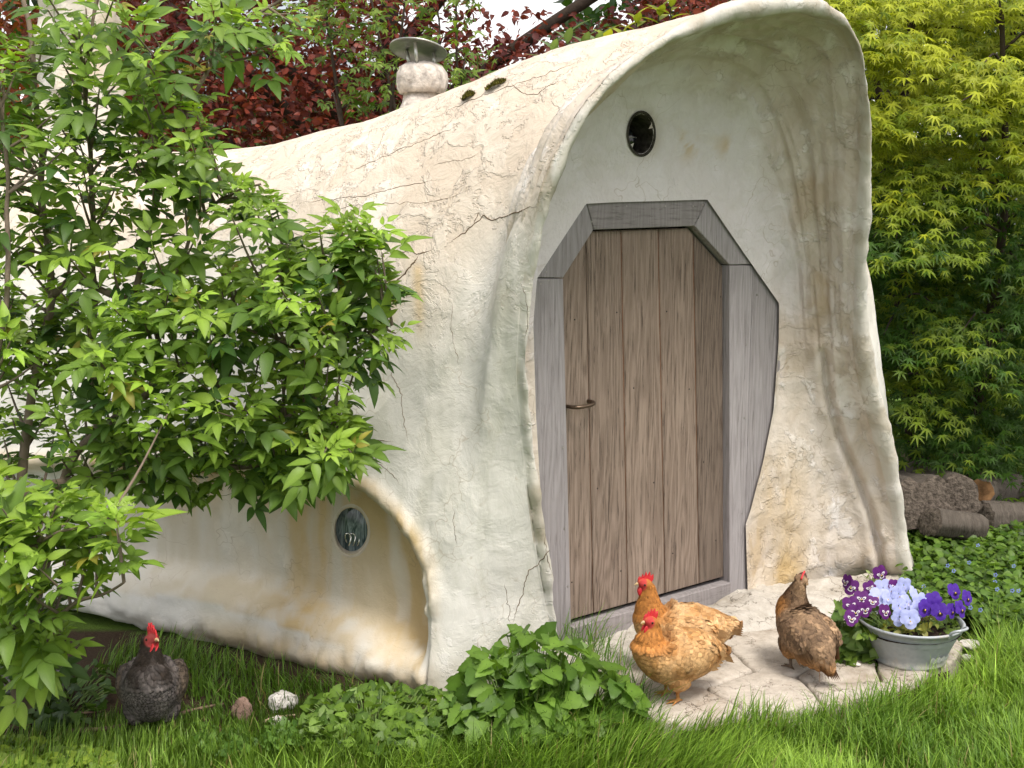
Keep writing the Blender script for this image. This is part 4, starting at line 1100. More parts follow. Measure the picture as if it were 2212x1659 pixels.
# ---------------------------------------------------------------- dark red tree behind the house
rb = np.array([-1.2, 10.2, 0.0])
redt = thing('copper_beech', 'dark red leaved tree filling the background above the roof', 'tree', tuple(rb))
limbs_r = [[(-1.2, 10.2, 0), (-1.1, 10.1, 1.5), (-1.0, 10.0, 3.0), (-.8, 10.0, 5.2)], [(-1.1, 10.1, 1.6), (-2.2, 9.8, 2.8), (-3.6, 9.6, 3.8), (-5, 9.5, 4.3)], [(-1.0, 10.0, 2.2), (.2, 9.7, 3.0), (1.4, 9.6, 3.7), (2.6, 9.6, 4.2)], [(-1.0, 10, 2.8), (-.2, 9.4, 3.6), (.8, 9.0, 4.4)], [(-1.05, 10.05, 2.0), (-1.8, 9.3, 2.8), (-2.6, 9.0, 3.6)], [(-.9, 10, 3.6), (.6, 10.2, 4.5), (2, 10.2, 5)]]
for i, p in enumerate(limbs_r):
    P = curve(p, 24); MB().tube(P - rb, np.linspace(.16 if i == 0 else .07, .02, 24), 8).build('trunk' if i == 0 else 'limb', M_DBARK, redt)
n = 62000
q = np.c_[rng.uniform(-260, 1560, n), rng.uniform(-420, 380, n)]
Y = rng.uniform(8.6, 11.2, n)
P = PY(q[:, 0], q[:, 1], Y)
clump = fbm(P * np.array([1.5, 1.5, 2.6]), 3, 111)
thr = np.interp(q[:, 1], [-420, -40, 60, 130, 380], [-.1, -.15, -.35, -1.0, -1.6]) + .62 * np.exp(-((q[:, 0] - 1130) / 250.) ** 2) * sstep(190, 20, q[:, 1]) + .25 * np.exp(-((q[:, 0] - 900) / 120.) ** 2 - ((q[:, 1] - 90) / 60.) ** 2) + .35 * np.exp(-((q[:, 0] - 20) / 60.) ** 2 - ((q[:, 1] - 110) / 50.) ** 2)
keep = (clump > thr) & (P[:, 2] > 1.0); P = P[keep]; n = len(P)
dr = unit(rng.normal(0, 1, (n, 3)) * np.array([1, .8, .5]) + np.array([0, -.2, -.25])); nm = unit(rng.normal(0, .55, (n, 3)) + np.array([0, -.5, .8]))
hh = .5 + .5 * fbm(P * 1.2, 2, 115)
cc = cols(n, (.075, .013, .014), (.27, .058, .034), .25, hh + rng.normal(0, .2, n))
orange = np.exp(-((project(P)[:, 0] - 60) / 110.) ** 2)[:, None] * (rng.random((n, 1)) < .7); cc = cc * (1 - orange) + orange * np.array([.24, .075, .022])
scatter(redt, [ovate(.62, .25, .12), ovate(.52, .4, .2), ovate(.7, .1, .05)], M_RED, P, dr, nm, rng.uniform(.045, .082, n), cc, 300, 'leaf', 'crown')

# ---------------------------------------------------------------- pale green sapling round the chimney, and shrub tips over the ridge
sb = np.array([-.6, 7.6, 0.0])
sap = thing('green_sapling', 'slim sapling with fine bright green leaves behind the chimney', 'tree', tuple(sb))
stems = []
for tx, ty, zt in [(690, -60, 7.5), (790, -60, 7.6), (880, -40, 7.5), (985, -30, 7.7), (950, 60, 7.5), (1005, 120, 7.5), (720, 200, 7.4)]:
    e = PY(tx, ty, zt); P = curve([sb, sb * .6 + e * .4 + [rng.normal(0, .1), 0, .3], e], 24); stems.append(P); MB().tube(P - sb, np.linspace(.03, .006, 24), 6).build('stem', M_DBARK, sap)
SP = np.concatenate(stems); B = []; Dr = []; Nm = []; Sc = []
poly = [(610, -40), (1010, -40), (1040, 60), (1020, 200), (930, 240), (820, 275), (700, 300), (690, 240), (770, 180), (690, 100), (620, 60)]
tw = MB()
for (x, y) in pick_in(poly, 28, 34):
    c = PY(x, y, rng.uniform(7.2, 7.8)); a = SP[np.argmin(np.linalg.norm(SP - c, axis=1))]; tw.tube(np.array([a, (a + c) / 2 + [0, 0, .03], c]) - sb, [.006, .004, .002], 4, False)
    for k in range(int(rng.integers(12, 24))):
        B.append(c + rng.normal(0, 1, 3) * np.array([.10, .10, .05])); Dr.append(unit(rng.normal(0, 1, 3) * np.array([1, .7, .5]) + [0, -.2, -.15])); Nm.append(unit(np.array([0, -.4, 1]) + rng.normal(0, .3, 3))); Sc.append(rng.uniform(.06, .10))
tw.build('twigs', M_DBARK, sap)['kind'] = 'stuff'
n = len(B); scatter(sap, [palmate(7, .3, 5, .34), compound(5, 9)], M_LEAF, np.array(B), np.array(Dr), np.array(Nm), np.array(Sc), cols(n, (.075, .15, .02), (.22, .30, .05), .15), 200, 'leaf', 'crown')
def tuft(name, label, cx, cy, Y, spots, ln, col, cat='shrub', wd=.3, seed=0, base_z=0.0):
    b0 = PY(cx, cy, Y); b0 = np.array([b0[0], b0[1], base_z]); r = thing(name, label, cat, tuple(b0)); B = []; Dr = []; Nm = []; Sc = []; st = MB()
    for x, y in spots:
        c = PY(x, y, Y + rng.normal(0, .1)); st.tube(curve([b0, (b0 + c) / 2 + rng.normal(0, .05, 3), c], 10) - b0, np.linspace(.012, .004, 10), 5)
        for k in range(11):
            a = k * 2.4; up = 1.2 - .14 * k
            B.append(c - np.array([0, 0, .02 * k])); Dr.append(unit(np.array([math.cos(a), math.sin(a), up]))); Nm.append(unit(np.array([-math.cos(a) * .6, -math.sin(a) * .6 - .2, 1]))); Sc.append(ln * rng.uniform(.75, 1.15))
    st.build('stem', M_DBARK, r)['kind'] = 'stuff'
    v, f = leaflet(1, wd, .35, .12, 4)
    scatter(r, [(v, tri(f))], M_LEAF, np.array(B), np.array(Dr), np.array(Nm), np.array(Sc), cols(len(B), *col, .12), 300, 'leaf', 'foliage')
tuft('buddleia_shrub', 'grey green shrub tips peeping over the hood ridge', 1225, 120, 6.3, [(1195, 100), (1225, 78), (1262, 88), (1290, 85)], .15, ((.10, .15, .06), (.20, .27, .11)), 'shrub')
tuft('yellow_shrub', 'yellow green shrub sprig above the hood left of its peak', 1330, 60, 6.8, [(1310, 75), (1345, 70), (1375, 35), (1425, 20), (1450, 0)], .13, ((.22, .28, .03), (.42, .42, .05)), 'shrub', .42)

# ---------------------------------------------------------------- low plants: broad-leaved clump, weeds, ground cover
M_STEM = simple('green_stem', (.13, .20, .05), .6, .3)
def clump_plant(name, label, poly, nleaf, hfun, size, colr, cat='weed', temps=None, Yj=.12, nobj=300, up=.6):
    q = pick_in(poly, nleaf, 7); G0 = PZ(q[:, 0], np.full(len(q), 0) + q[:, 1], 0.0)
    c0 = PZ(np.mean(q[:, 0]), np.max(q[:, 1]) - 20, 0); r = thing(name, label, cat, (c0[0], c0[1], 0)); loc = np.array(r.location)
    B = []; Dr = []; Nm = []; Sc = []; st = MB(); gb = []
    for x, y in q:
        z = max(.015, hfun(x, y) * rng.uniform(.75, 1.1)); p = PZ(x, y, z); root = loc + (np.array([p[0], p[1], 0]) - loc) * .62; root[2] = 0
        st.tube(curve([root, (root + p) / 2 + [0, 0, z * .25], p], 5) - loc, np.linspace(.003, .0016, 5), 4, False)
        out = unit(np.array([p[0] - loc[0], p[1] - loc[1] - .05, 0.0]) + rng.normal(0, .35, 3) * [1, 1, 0]); sz = size * rng.uniform(.6, 1.25)
        dd_ = unit(out + np.array([0, -.15, -.25 + rng.normal(0, .2)])); B.append(p - dd_ * sz * .3); Dr.append(dd_); Nm.append(unit(np.array([0, -.45, up]) + out * .35 + rng.normal(0, .42, 3))); Sc.append(sz)
    st.build('stems', M_STEM, r)['kind'] = 'stuff'
    scatter(r, temps or [toothed(k) for k in range(4)], M_LEAF, np.array(B), np.array(Dr), np.array(Nm), np.array(Sc), cols(len(B), *colr, .13), nobj, 'leaf', 'foliage')
    return r
GREEN = ((.075, .16, .022), (.19, .32, .05))
clump_plant('broadleaf_weed', 'lush clump of toothed broad leaves growing at the foot of the door frame', [(985, 1570), (960, 1490), (1010, 1420), (1080, 1375), (1120, 1358), (1200, 1365), (1280, 1405), (1340, 1450), (1390, 1520), (1330, 1570), (1180, 1600)], 300, lambda x, y: float(np.interp(y, [1355, 1440, 1520, 1600], [.27, .22, .12, .05])), .072, GREEN)
clump_plant('nettle_patch', 'patch of low pale green weeds left of the broad leaved clump', [(640, 1590), (660, 1520), (720, 1490), (860, 1475), (960, 1490), (990, 1560), (940, 1620), (700, 1630)], 300, lambda x, y: float(np.interp(y, [1470, 1540, 1630], [.10, .08, .04])), .046, ((.065, .135, .02), (.20, .32, .05)))
clump_plant('clover_plant', 'small clover like plant in front of the brown stone', [(560, 1600), (580, 1555), (650, 1560), (660, 1600), (600, 1615)], 46, lambda x, y: .05, .036, ((.07, .16, .025), (.15, .27, .05)))
clump_plant('clover_plant', 'low round leaved weeds right of the dark hen', [(400, 1610), (430, 1560), (520, 1570), (560, 1610), (480, 1630)], 54, lambda x, y: .045, .036, ((.07, .16, .025), (.15, .27, .05)))
clump_plant('yellow_weed', 'yellow green weeds in the lower left corner', [(-30, 1640), (0, 1590), (120, 1600), (250, 1620), (260, 1680), (-30, 1700)], 170, lambda x, y: .05, .042, ((.14, .24, .03), (.32, .42, .06)))
clump_plant('leafy_plant', 'dark leafy plant between the brown hen and the metal tub', [(1800, 1440), (1788, 1380), (1800, 1310), (1850, 1290), (1890, 1330), (1890, 1440)], 110, lambda x, y: float(np.interp(y, [1290, 1440], [.24, .04])), .055, ((.07, .15, .025), (.20, .30, .06)), 'plant', [toothed(3), ovate(.85, .15, .1)])
clump_plant('shade_leaf_patch', 'dark leaves added on the soil as shade at the far left under the bush', [(-40, 1570), (-40, 1450), (120, 1420), (235, 1425), (245, 1500), (200, 1560)], 150, lambda x, y: .05, .045, ((.03, .07, .015), (.09, .17, .03)), 'plant')  # made-up leaf cover, coloured dark to stand in for shade on the soil
n = 5200
q = pick_in([(1955, 1335), (1950, 1240), (1930, 1110), (1985, 1110), (2100, 1130), (2260, 1120), (2260, 1330), (2160, 1345), (2060, 1320)], n)
n = len(q); h = rng.uniform(.01, .12, n); P = PZ(q[:, 0], q[:, 1], 0) ; P = np.array([PZ(x, y, z_) for (x, y), z_ in zip(q, h)])
own = tag(link('ground_cover', None), 'carpet of small round green leaves beside the right porch foot', None, None, 'stuff')
scatter(own, [ovate(.9, .15, .1), ovate(.75, .3, .15)], M_LEAF, P, unit(rng.normal(0, 1, (n, 3)) * [1, 1, .3]), unit(np.array([0, -.4, 1]) + rng.normal(0, .3, (n, 3))), rng.uniform(.025, .05, n), cols(n, (.055, .12, .015), (.15, .25, .035), .2), 0, rest='leaf_mass')
bl = MB()
for x, y in pick_in([(1955, 1320), (1960, 1150), (2260, 1180), (2260, 1320)], 14):
    p = PZ(x, y, .13); s = .008
    for k in range(5):
        a = k * 1.257; c = p + [s * .8 * math.cos(a), 0, s * .8 * math.sin(a)]; bl.add([c + [s * .5, 0, 0], c + [0, 0, s * .5], c + [-s * .5, 0, 0], c + [0, 0, -s * .5]], [(0, 1, 2, 3)])
bl.build('blue_flower_specks', simple('forget_me_not', (.22, .28, .62), .6, .2), own)['kind'] = 'stuff'
# moss cushions on the roof
M_MOSS = simple('moss', (.10, .09, .018), .95, .1, nscale=90, namp=.6, bumpd=.01)
for k, (x, y, w, h_, lb) in enumerate([(1072, 178, 40, 14, 'brown green moss cushion high on the roof ridge'), (1012, 203, 24, 9, 'small olive moss tuft right of the chimney')]):
    p, nn = hit(x, y + 8)
    if p is None: p, nn = hit(x, y + 14)
    s = np.linalg.norm(p - CAM) / FPX; mm = MB()
    for j in range(420):
        a = rng.uniform(0, 6.28); rr_ = math.sqrt(rng.random()); c = np.array([rr_ * math.cos(a) * w * s * .55, rr_ * math.sin(a) * .035, .018 * (1 - rr_) + rr_ * math.cos(a) * w * s * .22]); d_ = unit(rng.normal(0, .5, 3) + [0, 0, 1]) * .016; e_ = unit(rng.normal(0, 1, 3)) * .004
        mm.add([c - e_, c + e_, c + d_], [(0, 1, 2)])
    o = mm.build('moss_cushion', M_MOSS); o.location = p; tag(o, lb, 'moss')

# ---------------------------------------------------------------- grass
M_GRASS = leafmat('grass_blade', .30, .5, .3)
def grass(name, label, N, xr, yr, dens, lenf, ca, cb, wid=.0028, lean=.6):
    P = np.c_[rng.uniform(*xr, N), rng.uniform(*yr, N)]; z = ground_z(P[:, 0], P[:, 1]); P3 = np.c_[P, z]
    px_ = project(P3); d_ = dens(px_, P3); k = rng.random(N) < d_; P3 = P3[k]; px_ = px_[k]; n = len(P3)
    L = lenf(px_, P3) * rng.uniform(.45, 1.2, n); az = rng.uniform(0, 2 * math.pi, n) + 1.1 * fbm(P3 * 2.2, 2, 130)
    wind = np.c_[fbm(P3 * 1.6, 2, 131) + .35, fbm(P3 * 1.6 + 9, 2, 132) - .2]
    ld = unit(np.c_[np.cos(az), np.sin(az)] + .9 * wind); bend = rng.uniform(.15, 1.0, n) * lean
    sd_ = np.c_[-ld[:, 1], ld[:, 0]]; w = wid * rng.uniform(.6, 1.3, n)
    rowsV = []
    for t, wk in ((0, 1.0), (.4, .85), (.75, .55), (1.0, 0)):
        c = np.c_[P3[:, :2] + ld * (bend * L * t ** 1.8)[:, None], P3[:, 2] + L * t * (1 - .38 * bend * t)]
        if wk: rowsV += [c + np.c_[sd_ * (w * wk)[:, None], np.zeros(n)], c - np.c_[sd_ * (w * wk)[:, None], np.zeros(n)]]
        else: rowsV.append(c)
    Vv = np.stack(rowsV, 1).reshape(-1, 3); o_ = (np.arange(n) * 7)[:, None]
    Ff = np.concatenate([o_ + np.array([[0, 1, 3]]), o_ + np.array([[0, 3, 2]]), o_ + np.array([[2, 3, 5]]), o_ + np.array([[2, 5, 4]]), o_ + np.array([[4, 5, 6]])])
    c = cols(n, ca, cb, .18, .5 + .35 * fbm(P3 * 2.5, 3, 135) + rng.normal(0, .25, n)); dry = rng.random(n) < .032; c[dry] = (.33, .29, .12)
    sh = np.array([.62, .62, .9, .9, 1.05, 1.05, 1.1])
    cc = (c[:, None, :] * np.ones(7)[None, :, None]).reshape(-1, 3)
    return tag(link(name, mesh_from(name, Vv, Ff, M_GRASS, True, {'col': ('POINT', cc)})), label, 'grass', None, 'stuff')
LAWN = [(820, 1720), (960, 1625), (1130, 1590), (1280, 1580), (1380, 1575), (1440, 1612), (1560, 1606), (1700, 1582), (1840, 1572), (1960, 1540), (2060, 1492), (2130, 1430), (2140, 1370), (2330, 1345), (2500, 1400), (2500, 2400), (-200, 2400), (-200, 1720)]
STR = [(-300, 2400), (-300, 1620), (200, 1608), (420, 1600), (620, 1600), (860, 1610), (1000, 1600), (1000, 2400)]
BACK = [(200, 1450), (260, 1412), (340, 1398), (420, 1412), (560, 1455), (820, 1500), (860, 1515), (700, 1530), (500, 1540), (400, 1510)]
def dl(p, P):
    return inside(p, LAWN) * 1.0
grass('lawn_grass', 'long bright green lawn grass across the right foreground', 150000, (-.9, 3.3), (2.75, 5.4), dl, lambda p, P: np.interp(p[:, 1], [1350, 1480, 1660], [.12, .135, .115]) * (.65 + .8 * np.clip(.5 + fbm(P * 4.5, 2, 150), 0, 1)), (.10, .20, .022), (.30, .46, .06), .0024, .9)
grass('rough_grass', 'rough mixed grass along the lower left edge', 42000, (-2.2, .2), (2.8, 3.75), lambda p, P: inside(p, STR) * .62, lambda p, P: np.full(len(p), .095), (.085, .165, .02), (.22, .35, .05), .0027)
grass('tall_grass', 'tall grass against the house wall behind the dark hen', 9000, (-1.6, .1), (3.6, 4.6), lambda p, P: inside(p, BACK) * .9, lambda p, P: np.full(len(p), .105), (.08, .165, .02), (.20, .34, .05), .0026, .8)
CLP = [(1020, 1600), (1100, 1450), (1180, 1400), (1300, 1420), (1400, 1540), (1420, 1590), (1200, 1640)]
grass('tussock_grass', 'thin grass blades growing through the broad leaved clump', 6000, (-.3, .8), (3.5, 4.4), lambda p, P: inside(p, CLP) * .55, lambda p, P: np.full(len(p), .22), (.07, .16, .02), (.18, .33, .05), .0022, .9)
BG2 = [(0, 1640), (-200, 1560), (300, 1550), (640, 1530), (900, 1560), (900, 1640)]
grass('sparse_grass', 'sparse grass tufts over the bare soil by the stones', 16000, (-1.9, .1), (3.3, 4.1), lambda p, P: inside(p, BG2) * (.2 + .7 * (fbm(P * 5, 2, 140) > .0)), lambda p, P: np.full(len(p), .07), (.07, .14, .02), (.17, .29, .04), .0024)

# ---------------------------------------------------------------- far planting that closes the view
def far_tree(name, label, cx, cy, cz, rx, ry, rz, n, ca, cb, sz, seed, cat='tree'):
    r = thing(name, label, cat, (cx, cy, 0), 'trees closing the background')
    MB().tube(curve([(0, 0, -.1), (.05, 0, cz * .5), (0, .1, cz)], 12), np.linspace(.16, .06, 12), 8).build('trunk', M_DBARK, r)
    P = rng.normal(0, 1, (n, 3)); P = unit(P) * (rng.random((n, 1)) ** .4) * [rx, ry, rz] + [cx, cy, cz]
    k = (fbm(P * .9, 3, seed) > -.35) & (P[:, 2] > .25); P = P[k]; n = len(P)
    scatter(r, [ovate(.7, .2, .1), ovate(.55, .35, .2)], M_LEAF, P, unit(rng.normal(0, 1, (n, 3)) + [0, -.2, -.3]), unit(rng.normal(0, .5, (n, 3)) + [0, -.5, .8]), rng.uniform(.7, 1.3, n) * sz, cols(n, ca, cb, .2), 0, rest='crown')
far_tree('far_tree', 'dark green tree deep behind the maple', 5.2, 15, 3.2, 2.6, 1.6, 2.9, 4200, (.02, .05, .01), (.06, .12, .02), .22, 201)
far_tree('far_tree', 'dark tree behind the porch beyond the maple', 2.6, 16.5, 3.6, 2.2, 1.6, 2.9, 3600, (.02, .05, .012), (.06, .12, .025), .22, 202)
far_tree('far_tree', 'large dark green tree at the far right edge', 8.6, 15.5, 3.4, 2.6, 1.6, 3.0, 3600, (.025, .055, .01), (.07, .14, .02), .22, 203)
far_tree('far_shrub', 'round dark shrub behind the log heap', 3.6, 9.2, .7, 1.1, .6, .75, 2600, (.02, .05, .008), (.06, .13, .02), .10, 204, 'shrub')
far_tree('far_shrub', 'second dark shrub far right behind the logs', 5.0, 9.6, .8, 1.1, .6, .8, 2600, (.02, .05, .008), (.07, .14, .02), .10, 205, 'shrub')
far_tree('far_tree', 'green tree beyond the red tree at far left', -6.5, 16, 3.5, 3.0, 1.6, 3.0, 3600, (.03, .06, .012), (.08, .15, .03), .24, 206)
far_tree('far_tree', 'green tree hidden behind the red foliage in the centre', -2.5, 18, 2.0, 2.8, 1.6, 1.7, 3000, (.03, .055, .012), (.08, .14, .03), .24, 207)
# ================================================================== HENS
def hen_mat():
    b = NB('plumage'); c = b.attr('col', 'Color'); v = b.coord('Object'); nz = b.noise(v, 90, 4, .6)
    c = b.mix(b.ramp(nz, [(.3, 0.0), (.7, 1.0)]), b.mix(1.0, c, (.78, .74, .70), 'MULTIPLY'), c)
    b.bump(nz, .4, .003); return b.done(c, .75, .2)
M_PLUME = hen_mat()
def fleshy(name, col):
    b = NB(name); v = b.coord('Object'); nz = b.noise(v, 160, 4, .6); b.bump(nz, .5, .002)
    b.done(b.mix(nz, tuple(x * .72 for x in col), col), .5, .35); b.b.inputs['Subsurface Weight'].default_value = .15; b.b.inputs['Subsurface Radius'].default_value = (.01, .003, .002); return b.m
M_COMB = fleshy('comb_red', (.62, .035, .045))
M_BEAK = simple('horn_beak', (.50, .36, .20), .45, .4, nscale=80)
M_EYE = simple('hen_eye', (.02, .012, .008), .1, .6)
def ellip(c, r, n=14, rot=None):
    P = []
    for i in range(n + 1):
        ph = math.pi * i / n
        for j in range(n * 2):
            a = math.pi * j / n; P.append((r[0] * math.sin(ph) * math.cos(a), r[1] * math.sin(ph) * math.sin(a), r[2] * math.cos(ph)))
    P = np.array(P)
    if rot is not None: P = P @ np.array(Matrix.Rotation(rot, 3, 'Y')).T
    return P + np.array(c), grid_faces(n + 1, n * 2, True)
def loft(st, n=28):
    st = np.array(st, float); C = catmull(st, 70); pts = np.c_[C[:, 0], np.zeros(len(C)), C[:, 1]]
    tg = unit(np.gradient(pts, axis=0)); V = []
    for k in range(len(C)):
        up = unit(np.cross(tg[k], [0, 1, 0])); up = up if up[2] > 0 or k > 35 else up
        a = np.arange(n) * 2 * math.pi / n
        V.append(pts[k] + np.outer(np.cos(a) * C[k, 2], [0, 1, 0]) + np.outer(np.sin(a) * C[k, 3], up))
    V = np.concatenate(V); F = [tuple(q) for q in grid_faces(len(C), n, True).tolist()]
    F += [tuple(reversed(range(n))), tuple(range((len(C) - 1) * n, len(C) * n))]
    return V, F
def feather_tpl(w, lace):
    V = np.array([(0, 0, 0), (.35, w * .42, .05), (.35, -w * .42, .05), (.72, w * .5, .06), (.72, -w * .5, .06), (1, 0, .0), (.45, 0, .10), (.8, 0, .09), (.93, w * .3, .03), (.93, -w * .3, .03)])
    F = np.array([(0, 6, 1), (0, 2, 6), (1, 6, 7), (1, 7, 3), (6, 2, 7), (7, 2, 4), (3, 7, 8), (7, 9, 8), (7, 4, 9), (8, 9, 5)])
    k = np.array([1, .95, .95, lace, lace, lace * .9, 1.1, 1.05, lace, lace]); return V, F, k
HLIFT = .02
def hen(label, foot, heading, sc, colf, seed, head_yaw=0.0, neck=(0, 0), tilt=0.0, lace=.75, legcol=(.42, .20, .07), crouch=0.0, combf=1.0, face=(.50, .05, .05), wide=1.0, group='hens by the house', wl=0.0, tail_up=0.0):
    st = [(-.245, .225 + tail_up, .012, .010), (-.215, .215 + tail_up * .8, .030, .036), (-.155, .190 + tail_up * .3, .075, .075), (-.085, .172, .102, .098), (-.01, .165, .112, .106), (.055, .176, .104, .104), (.100, .205, .082, .086),
          (.122 + neck[0] * .4, .248 + neck[1] * .4, .056, .058), (.132 + neck[0] * .75, .288 + neck[1] * .75, .040, .041), (.140 + neck[0], .318 + neck[1], .031, .031), (.154 + neck[0], .338 + neck[1], .027, .026), (.172 + neck[0], .342 + neck[1], .019, .020), (.183 + neck[0], .339 + neck[1], .009, .010)]
    st = [(a, b_, c * wide, d_) for a, b_, c, d_ in st]
    hx, hz_ = .152 + neck[0], .338 + neck[1]
    mb = MB(); mb.add(*loft(st))
    for s in (1, -1):
        mb.add(*ellip((-.035, s * .092 * wide, .185), (.105, .030, .062), 12, .18))
        mb.add(*ellip((-.005, s * .052, .105 - crouch), (.056, .044, .062), 12))
        kx = .0; mb.add(*ellip((hx - .008, s * .018, hz_), (.018, .014, .018), 8))
        fz = .010
        mb.tube([(-.01, s * .048, .085 - crouch), (-.004, s * .047, .045), (-.008, s * .047, fz)], [.014, .0082, .0078], 8)
        for a, l in ((0.0, .058), (.55, .050), (-.55, .050), (math.pi + .2 * s, .026)):
            mb.tube([(-.008, s * .047, fz + .002), (-.008 + l * .5 * math.cos(a), s * .047 + l * .5 * math.sin(a), .011), (-.008 + l * math.cos(a), s * .047 + l * math.sin(a), .005)], [.0072, .0055, .0032], 6)
    Vv = np.concatenate(mb.V)
    # raise the breast, leave the legs plumb
    def pose(P):
        P = P.copy(); w = sstep(.05, .11, P[:, 2]); ct, s_ = math.cos(tilt), math.sin(tilt)
        x, z = P[:, 0] * ct - (P[:, 2] - .12) * s_, .12 + P[:, 0] * s_ + (P[:, 2] - .12) * ct
        P[:, 0] = P[:, 0] * (1 - w) + x * w; P[:, 2] = P[:, 2] * (1 - w) + z * w; P[:, 2] += HLIFT * sstep(.02, .10, P[:, 2])
        return P
    def turn(P):        # head turned on the neck
        P = P.copy(); w = sstep(.265 + neck[1] * .7, .325 + neck[1], P[:, 2]) * sstep(.05, .11, P[:, 0]) * head_yaw; cx = .135 + neck[0]
        x, y = P[:, 0] - cx, P[:, 1]; P[:, 0] = cx + x * np.cos(w) - y * np.sin(w); P[:, 1] = x * np.sin(w) + y * np.cos(w); return P
    T = lambda P: pose(turn(np.asarray(P, float))) * sc
    tmp = link('tmp', mesh_from('tmp', T(Vv), mb.F, M_PLUME)); md = tmp.modifiers.new('r', 'REMESH'); md.mode = 'VOXEL'; md.voxel_size = .0042 * sc
    ms = tmp.modifiers.new('s', 'SMOOTH'); ms.iterations = 3; ms.factor = .5
    dg = bpy.context.evaluated_depsgraph_get(); me = bpy.data.meshes.new_from_object(tmp.evaluated_get(dg)); bpy.data.objects.remove(tmp)
    n = len(me.vertices); co = np.empty(n * 3, np.float32); me.vertices.foreach_get('co', co); co = co.reshape(-1, 3); no = np.empty(n * 3, np.float32); me.vertices.foreach_get('normal', no); no = no.reshape(-1, 3)
    root = thing('hen', label, 'hen', tuple(foot), group, (0, 0, heading))
    hc = T([[hx + .006, 0, hz_]])[0]
    isleg = sstep(.070 * sc, .060 * sc, co[:, 2]); fdist = np.linalg.norm((co - hc) * [1, 1, 1.05], axis=1) / sc
    hd = unit(T([[hx + .05, 0, hz_]])[0] - T([[hx, 0, hz_]])[0]); fr_ = ((co - hc) @ hd) / sc
    isface = sstep(.034, .026, fdist) * sstep(-.014, -.002, fr_)
    c = colf(co / sc, seed); c = c * (1 - isleg[:, None]) + np.array(legcol) * isleg[:, None]; c = c * (1 - isface[:, None]) + np.array(face) * isface[:, None]
    me.name = 'body'; me.materials.clear(); me.materials.append(M_PLUME); at = me.attributes.new('col', 'FLOAT_COLOR', 'POINT'); at.data.foreach_set('color', np.c_[c, np.ones(n)].astype(np.float32).ravel())
    me.polygons.foreach_set('use_smooth', np.ones(len(me.polygons), bool)); link('body', me, root)
    # feathers, lying along the flow from head to tail
    r2 = np.random.default_rng(seed); p = co / sc
    cand = np.where((isleg < .05) & (fdist > .036) & (p[:, 2] > .082))[0]; sel = r2.choice(cand, min(len(cand), 4600), replace=False)
    P, N, q = co[sel], no[sel], p[sel]
    neckw = sstep(.225, .275, q[:, 2]) * sstep(.03, .08, q[:, 0])
    fl = np.stack([-1 + .9 * neckw, .0 * neckw, -.30 - .95 * neckw], 1); breast = sstep(.05, .11, q[:, 0]) * (1 - neckw); fl += np.outer(breast, [.55, 0, -1.0]); low = sstep(.13, .08, q[:, 2]); fl += np.outer(low, [.5, 0, -.9])
    fl = unit(fl + r2.normal(0, .14, (len(sel), 3))); fl = unit(fl - N * (fl * N).sum(1)[:, None]); d_ = unit(fl + N * .05)
    L = sc * (.026 - .007 * breast + .010 * sstep(.02, -.08, q[:, 0]) - .004 * low) * r2.uniform(.75, 1.2, len(sel)); L = np.where(neckw > .5, .034 * sc, L) * np.interp(q[:, 2], [.30, .34], [1, .55])
    cc = colf(q, seed + 1) * (1 + r2.normal(0, .16, (len(sel), 1))); cc = np.clip(cc, .003, 1)
    s1 = unit(np.cross(N, d_)); n1_ = np.cross(d_, s1)
    VV = []; FF = []; CC = []; off = 0
    for nk in (0, 1):
        ii = np.where((neckw > .5) == bool(nk))[0]; tv, tf, k = feather_tpl(.42 if nk else .80, lace if not nk else .85)
        v = P[ii, None] - N[ii, None] * .0012 + L[ii, None, None] * (tv[None, :, :1] * d_[ii, None] + tv[None, :, 1:2] * s1[ii, None] + tv[None, :, 2:] * n1_[ii, None])
        VV.append(v.reshape(-1, 3)); FF.append((tf[None] + (np.arange(len(ii)) * len(tv))[:, None, None]).reshape(-1, 3) + off); off += len(ii) * len(tv); CC.append((cc[ii, None] * k[None, :, None]).reshape(-1, 3))
    o = link('feathers', mesh_from('feathers', np.concatenate(VV), np.concatenate(FF), M_PLUME, True, {'col': ('POINT', np.concatenate(CC))}), root); o['kind'] = 'stuff'
    # tail quills and wing tips
    tq = []
    for s in np.linspace(-1, 1, 9):
        b0 = np.array([-.19, s * .022, .205 + tail_up * .6]); e0 = b0 + np.array([-.085 + .01 * abs(s), s * .03, -.01 + tail_up * .6 + .02 * (1 - abs(s))]); sd3 = np.array([0, .35, 1 - .3 * abs(s)]) * .016
        V4 = T(np.array([b0 - sd3 * .4, b0 + sd3 * .4, (b0 * .35 + e0 * .65) - sd3, (b0 * .35 + e0 * .65) + sd3, e0])); tq.append((V4, [(0, 1, 3, 2), (2, 3, 4)]))
    for s in (1, -1):
        for k in range(5):
            b0 = np.array([-.06 - .012 * k, s * (.112 * wide - .004 * k), .165 + .012 * k]); e0 = b0 + [-.10, -s * .018, -.012 - wl]; sd3 = np.array([0, s * .15, 1]) * .013
            V4 = T(np.array([b0 - sd3 * .6, b0 + sd3 * .6, (b0 * .3 + e0 * .7) - sd3, (b0 * .3 + e0 * .7) + sd3, e0])); tq.append((V4, [(0, 1, 3, 2), (2, 3, 4)]))
    tv, tf = merge(tq); c = colf(tv / sc, seed + 2) * .72; o = link('quills', mesh_from('quills', tv, tf, M_PLUME, False, {'col': ('POINT', np.clip(c, .003, 1))}), root); o['kind'] = 'stuff'
    # head furniture
    hz2 = hz_ + .018
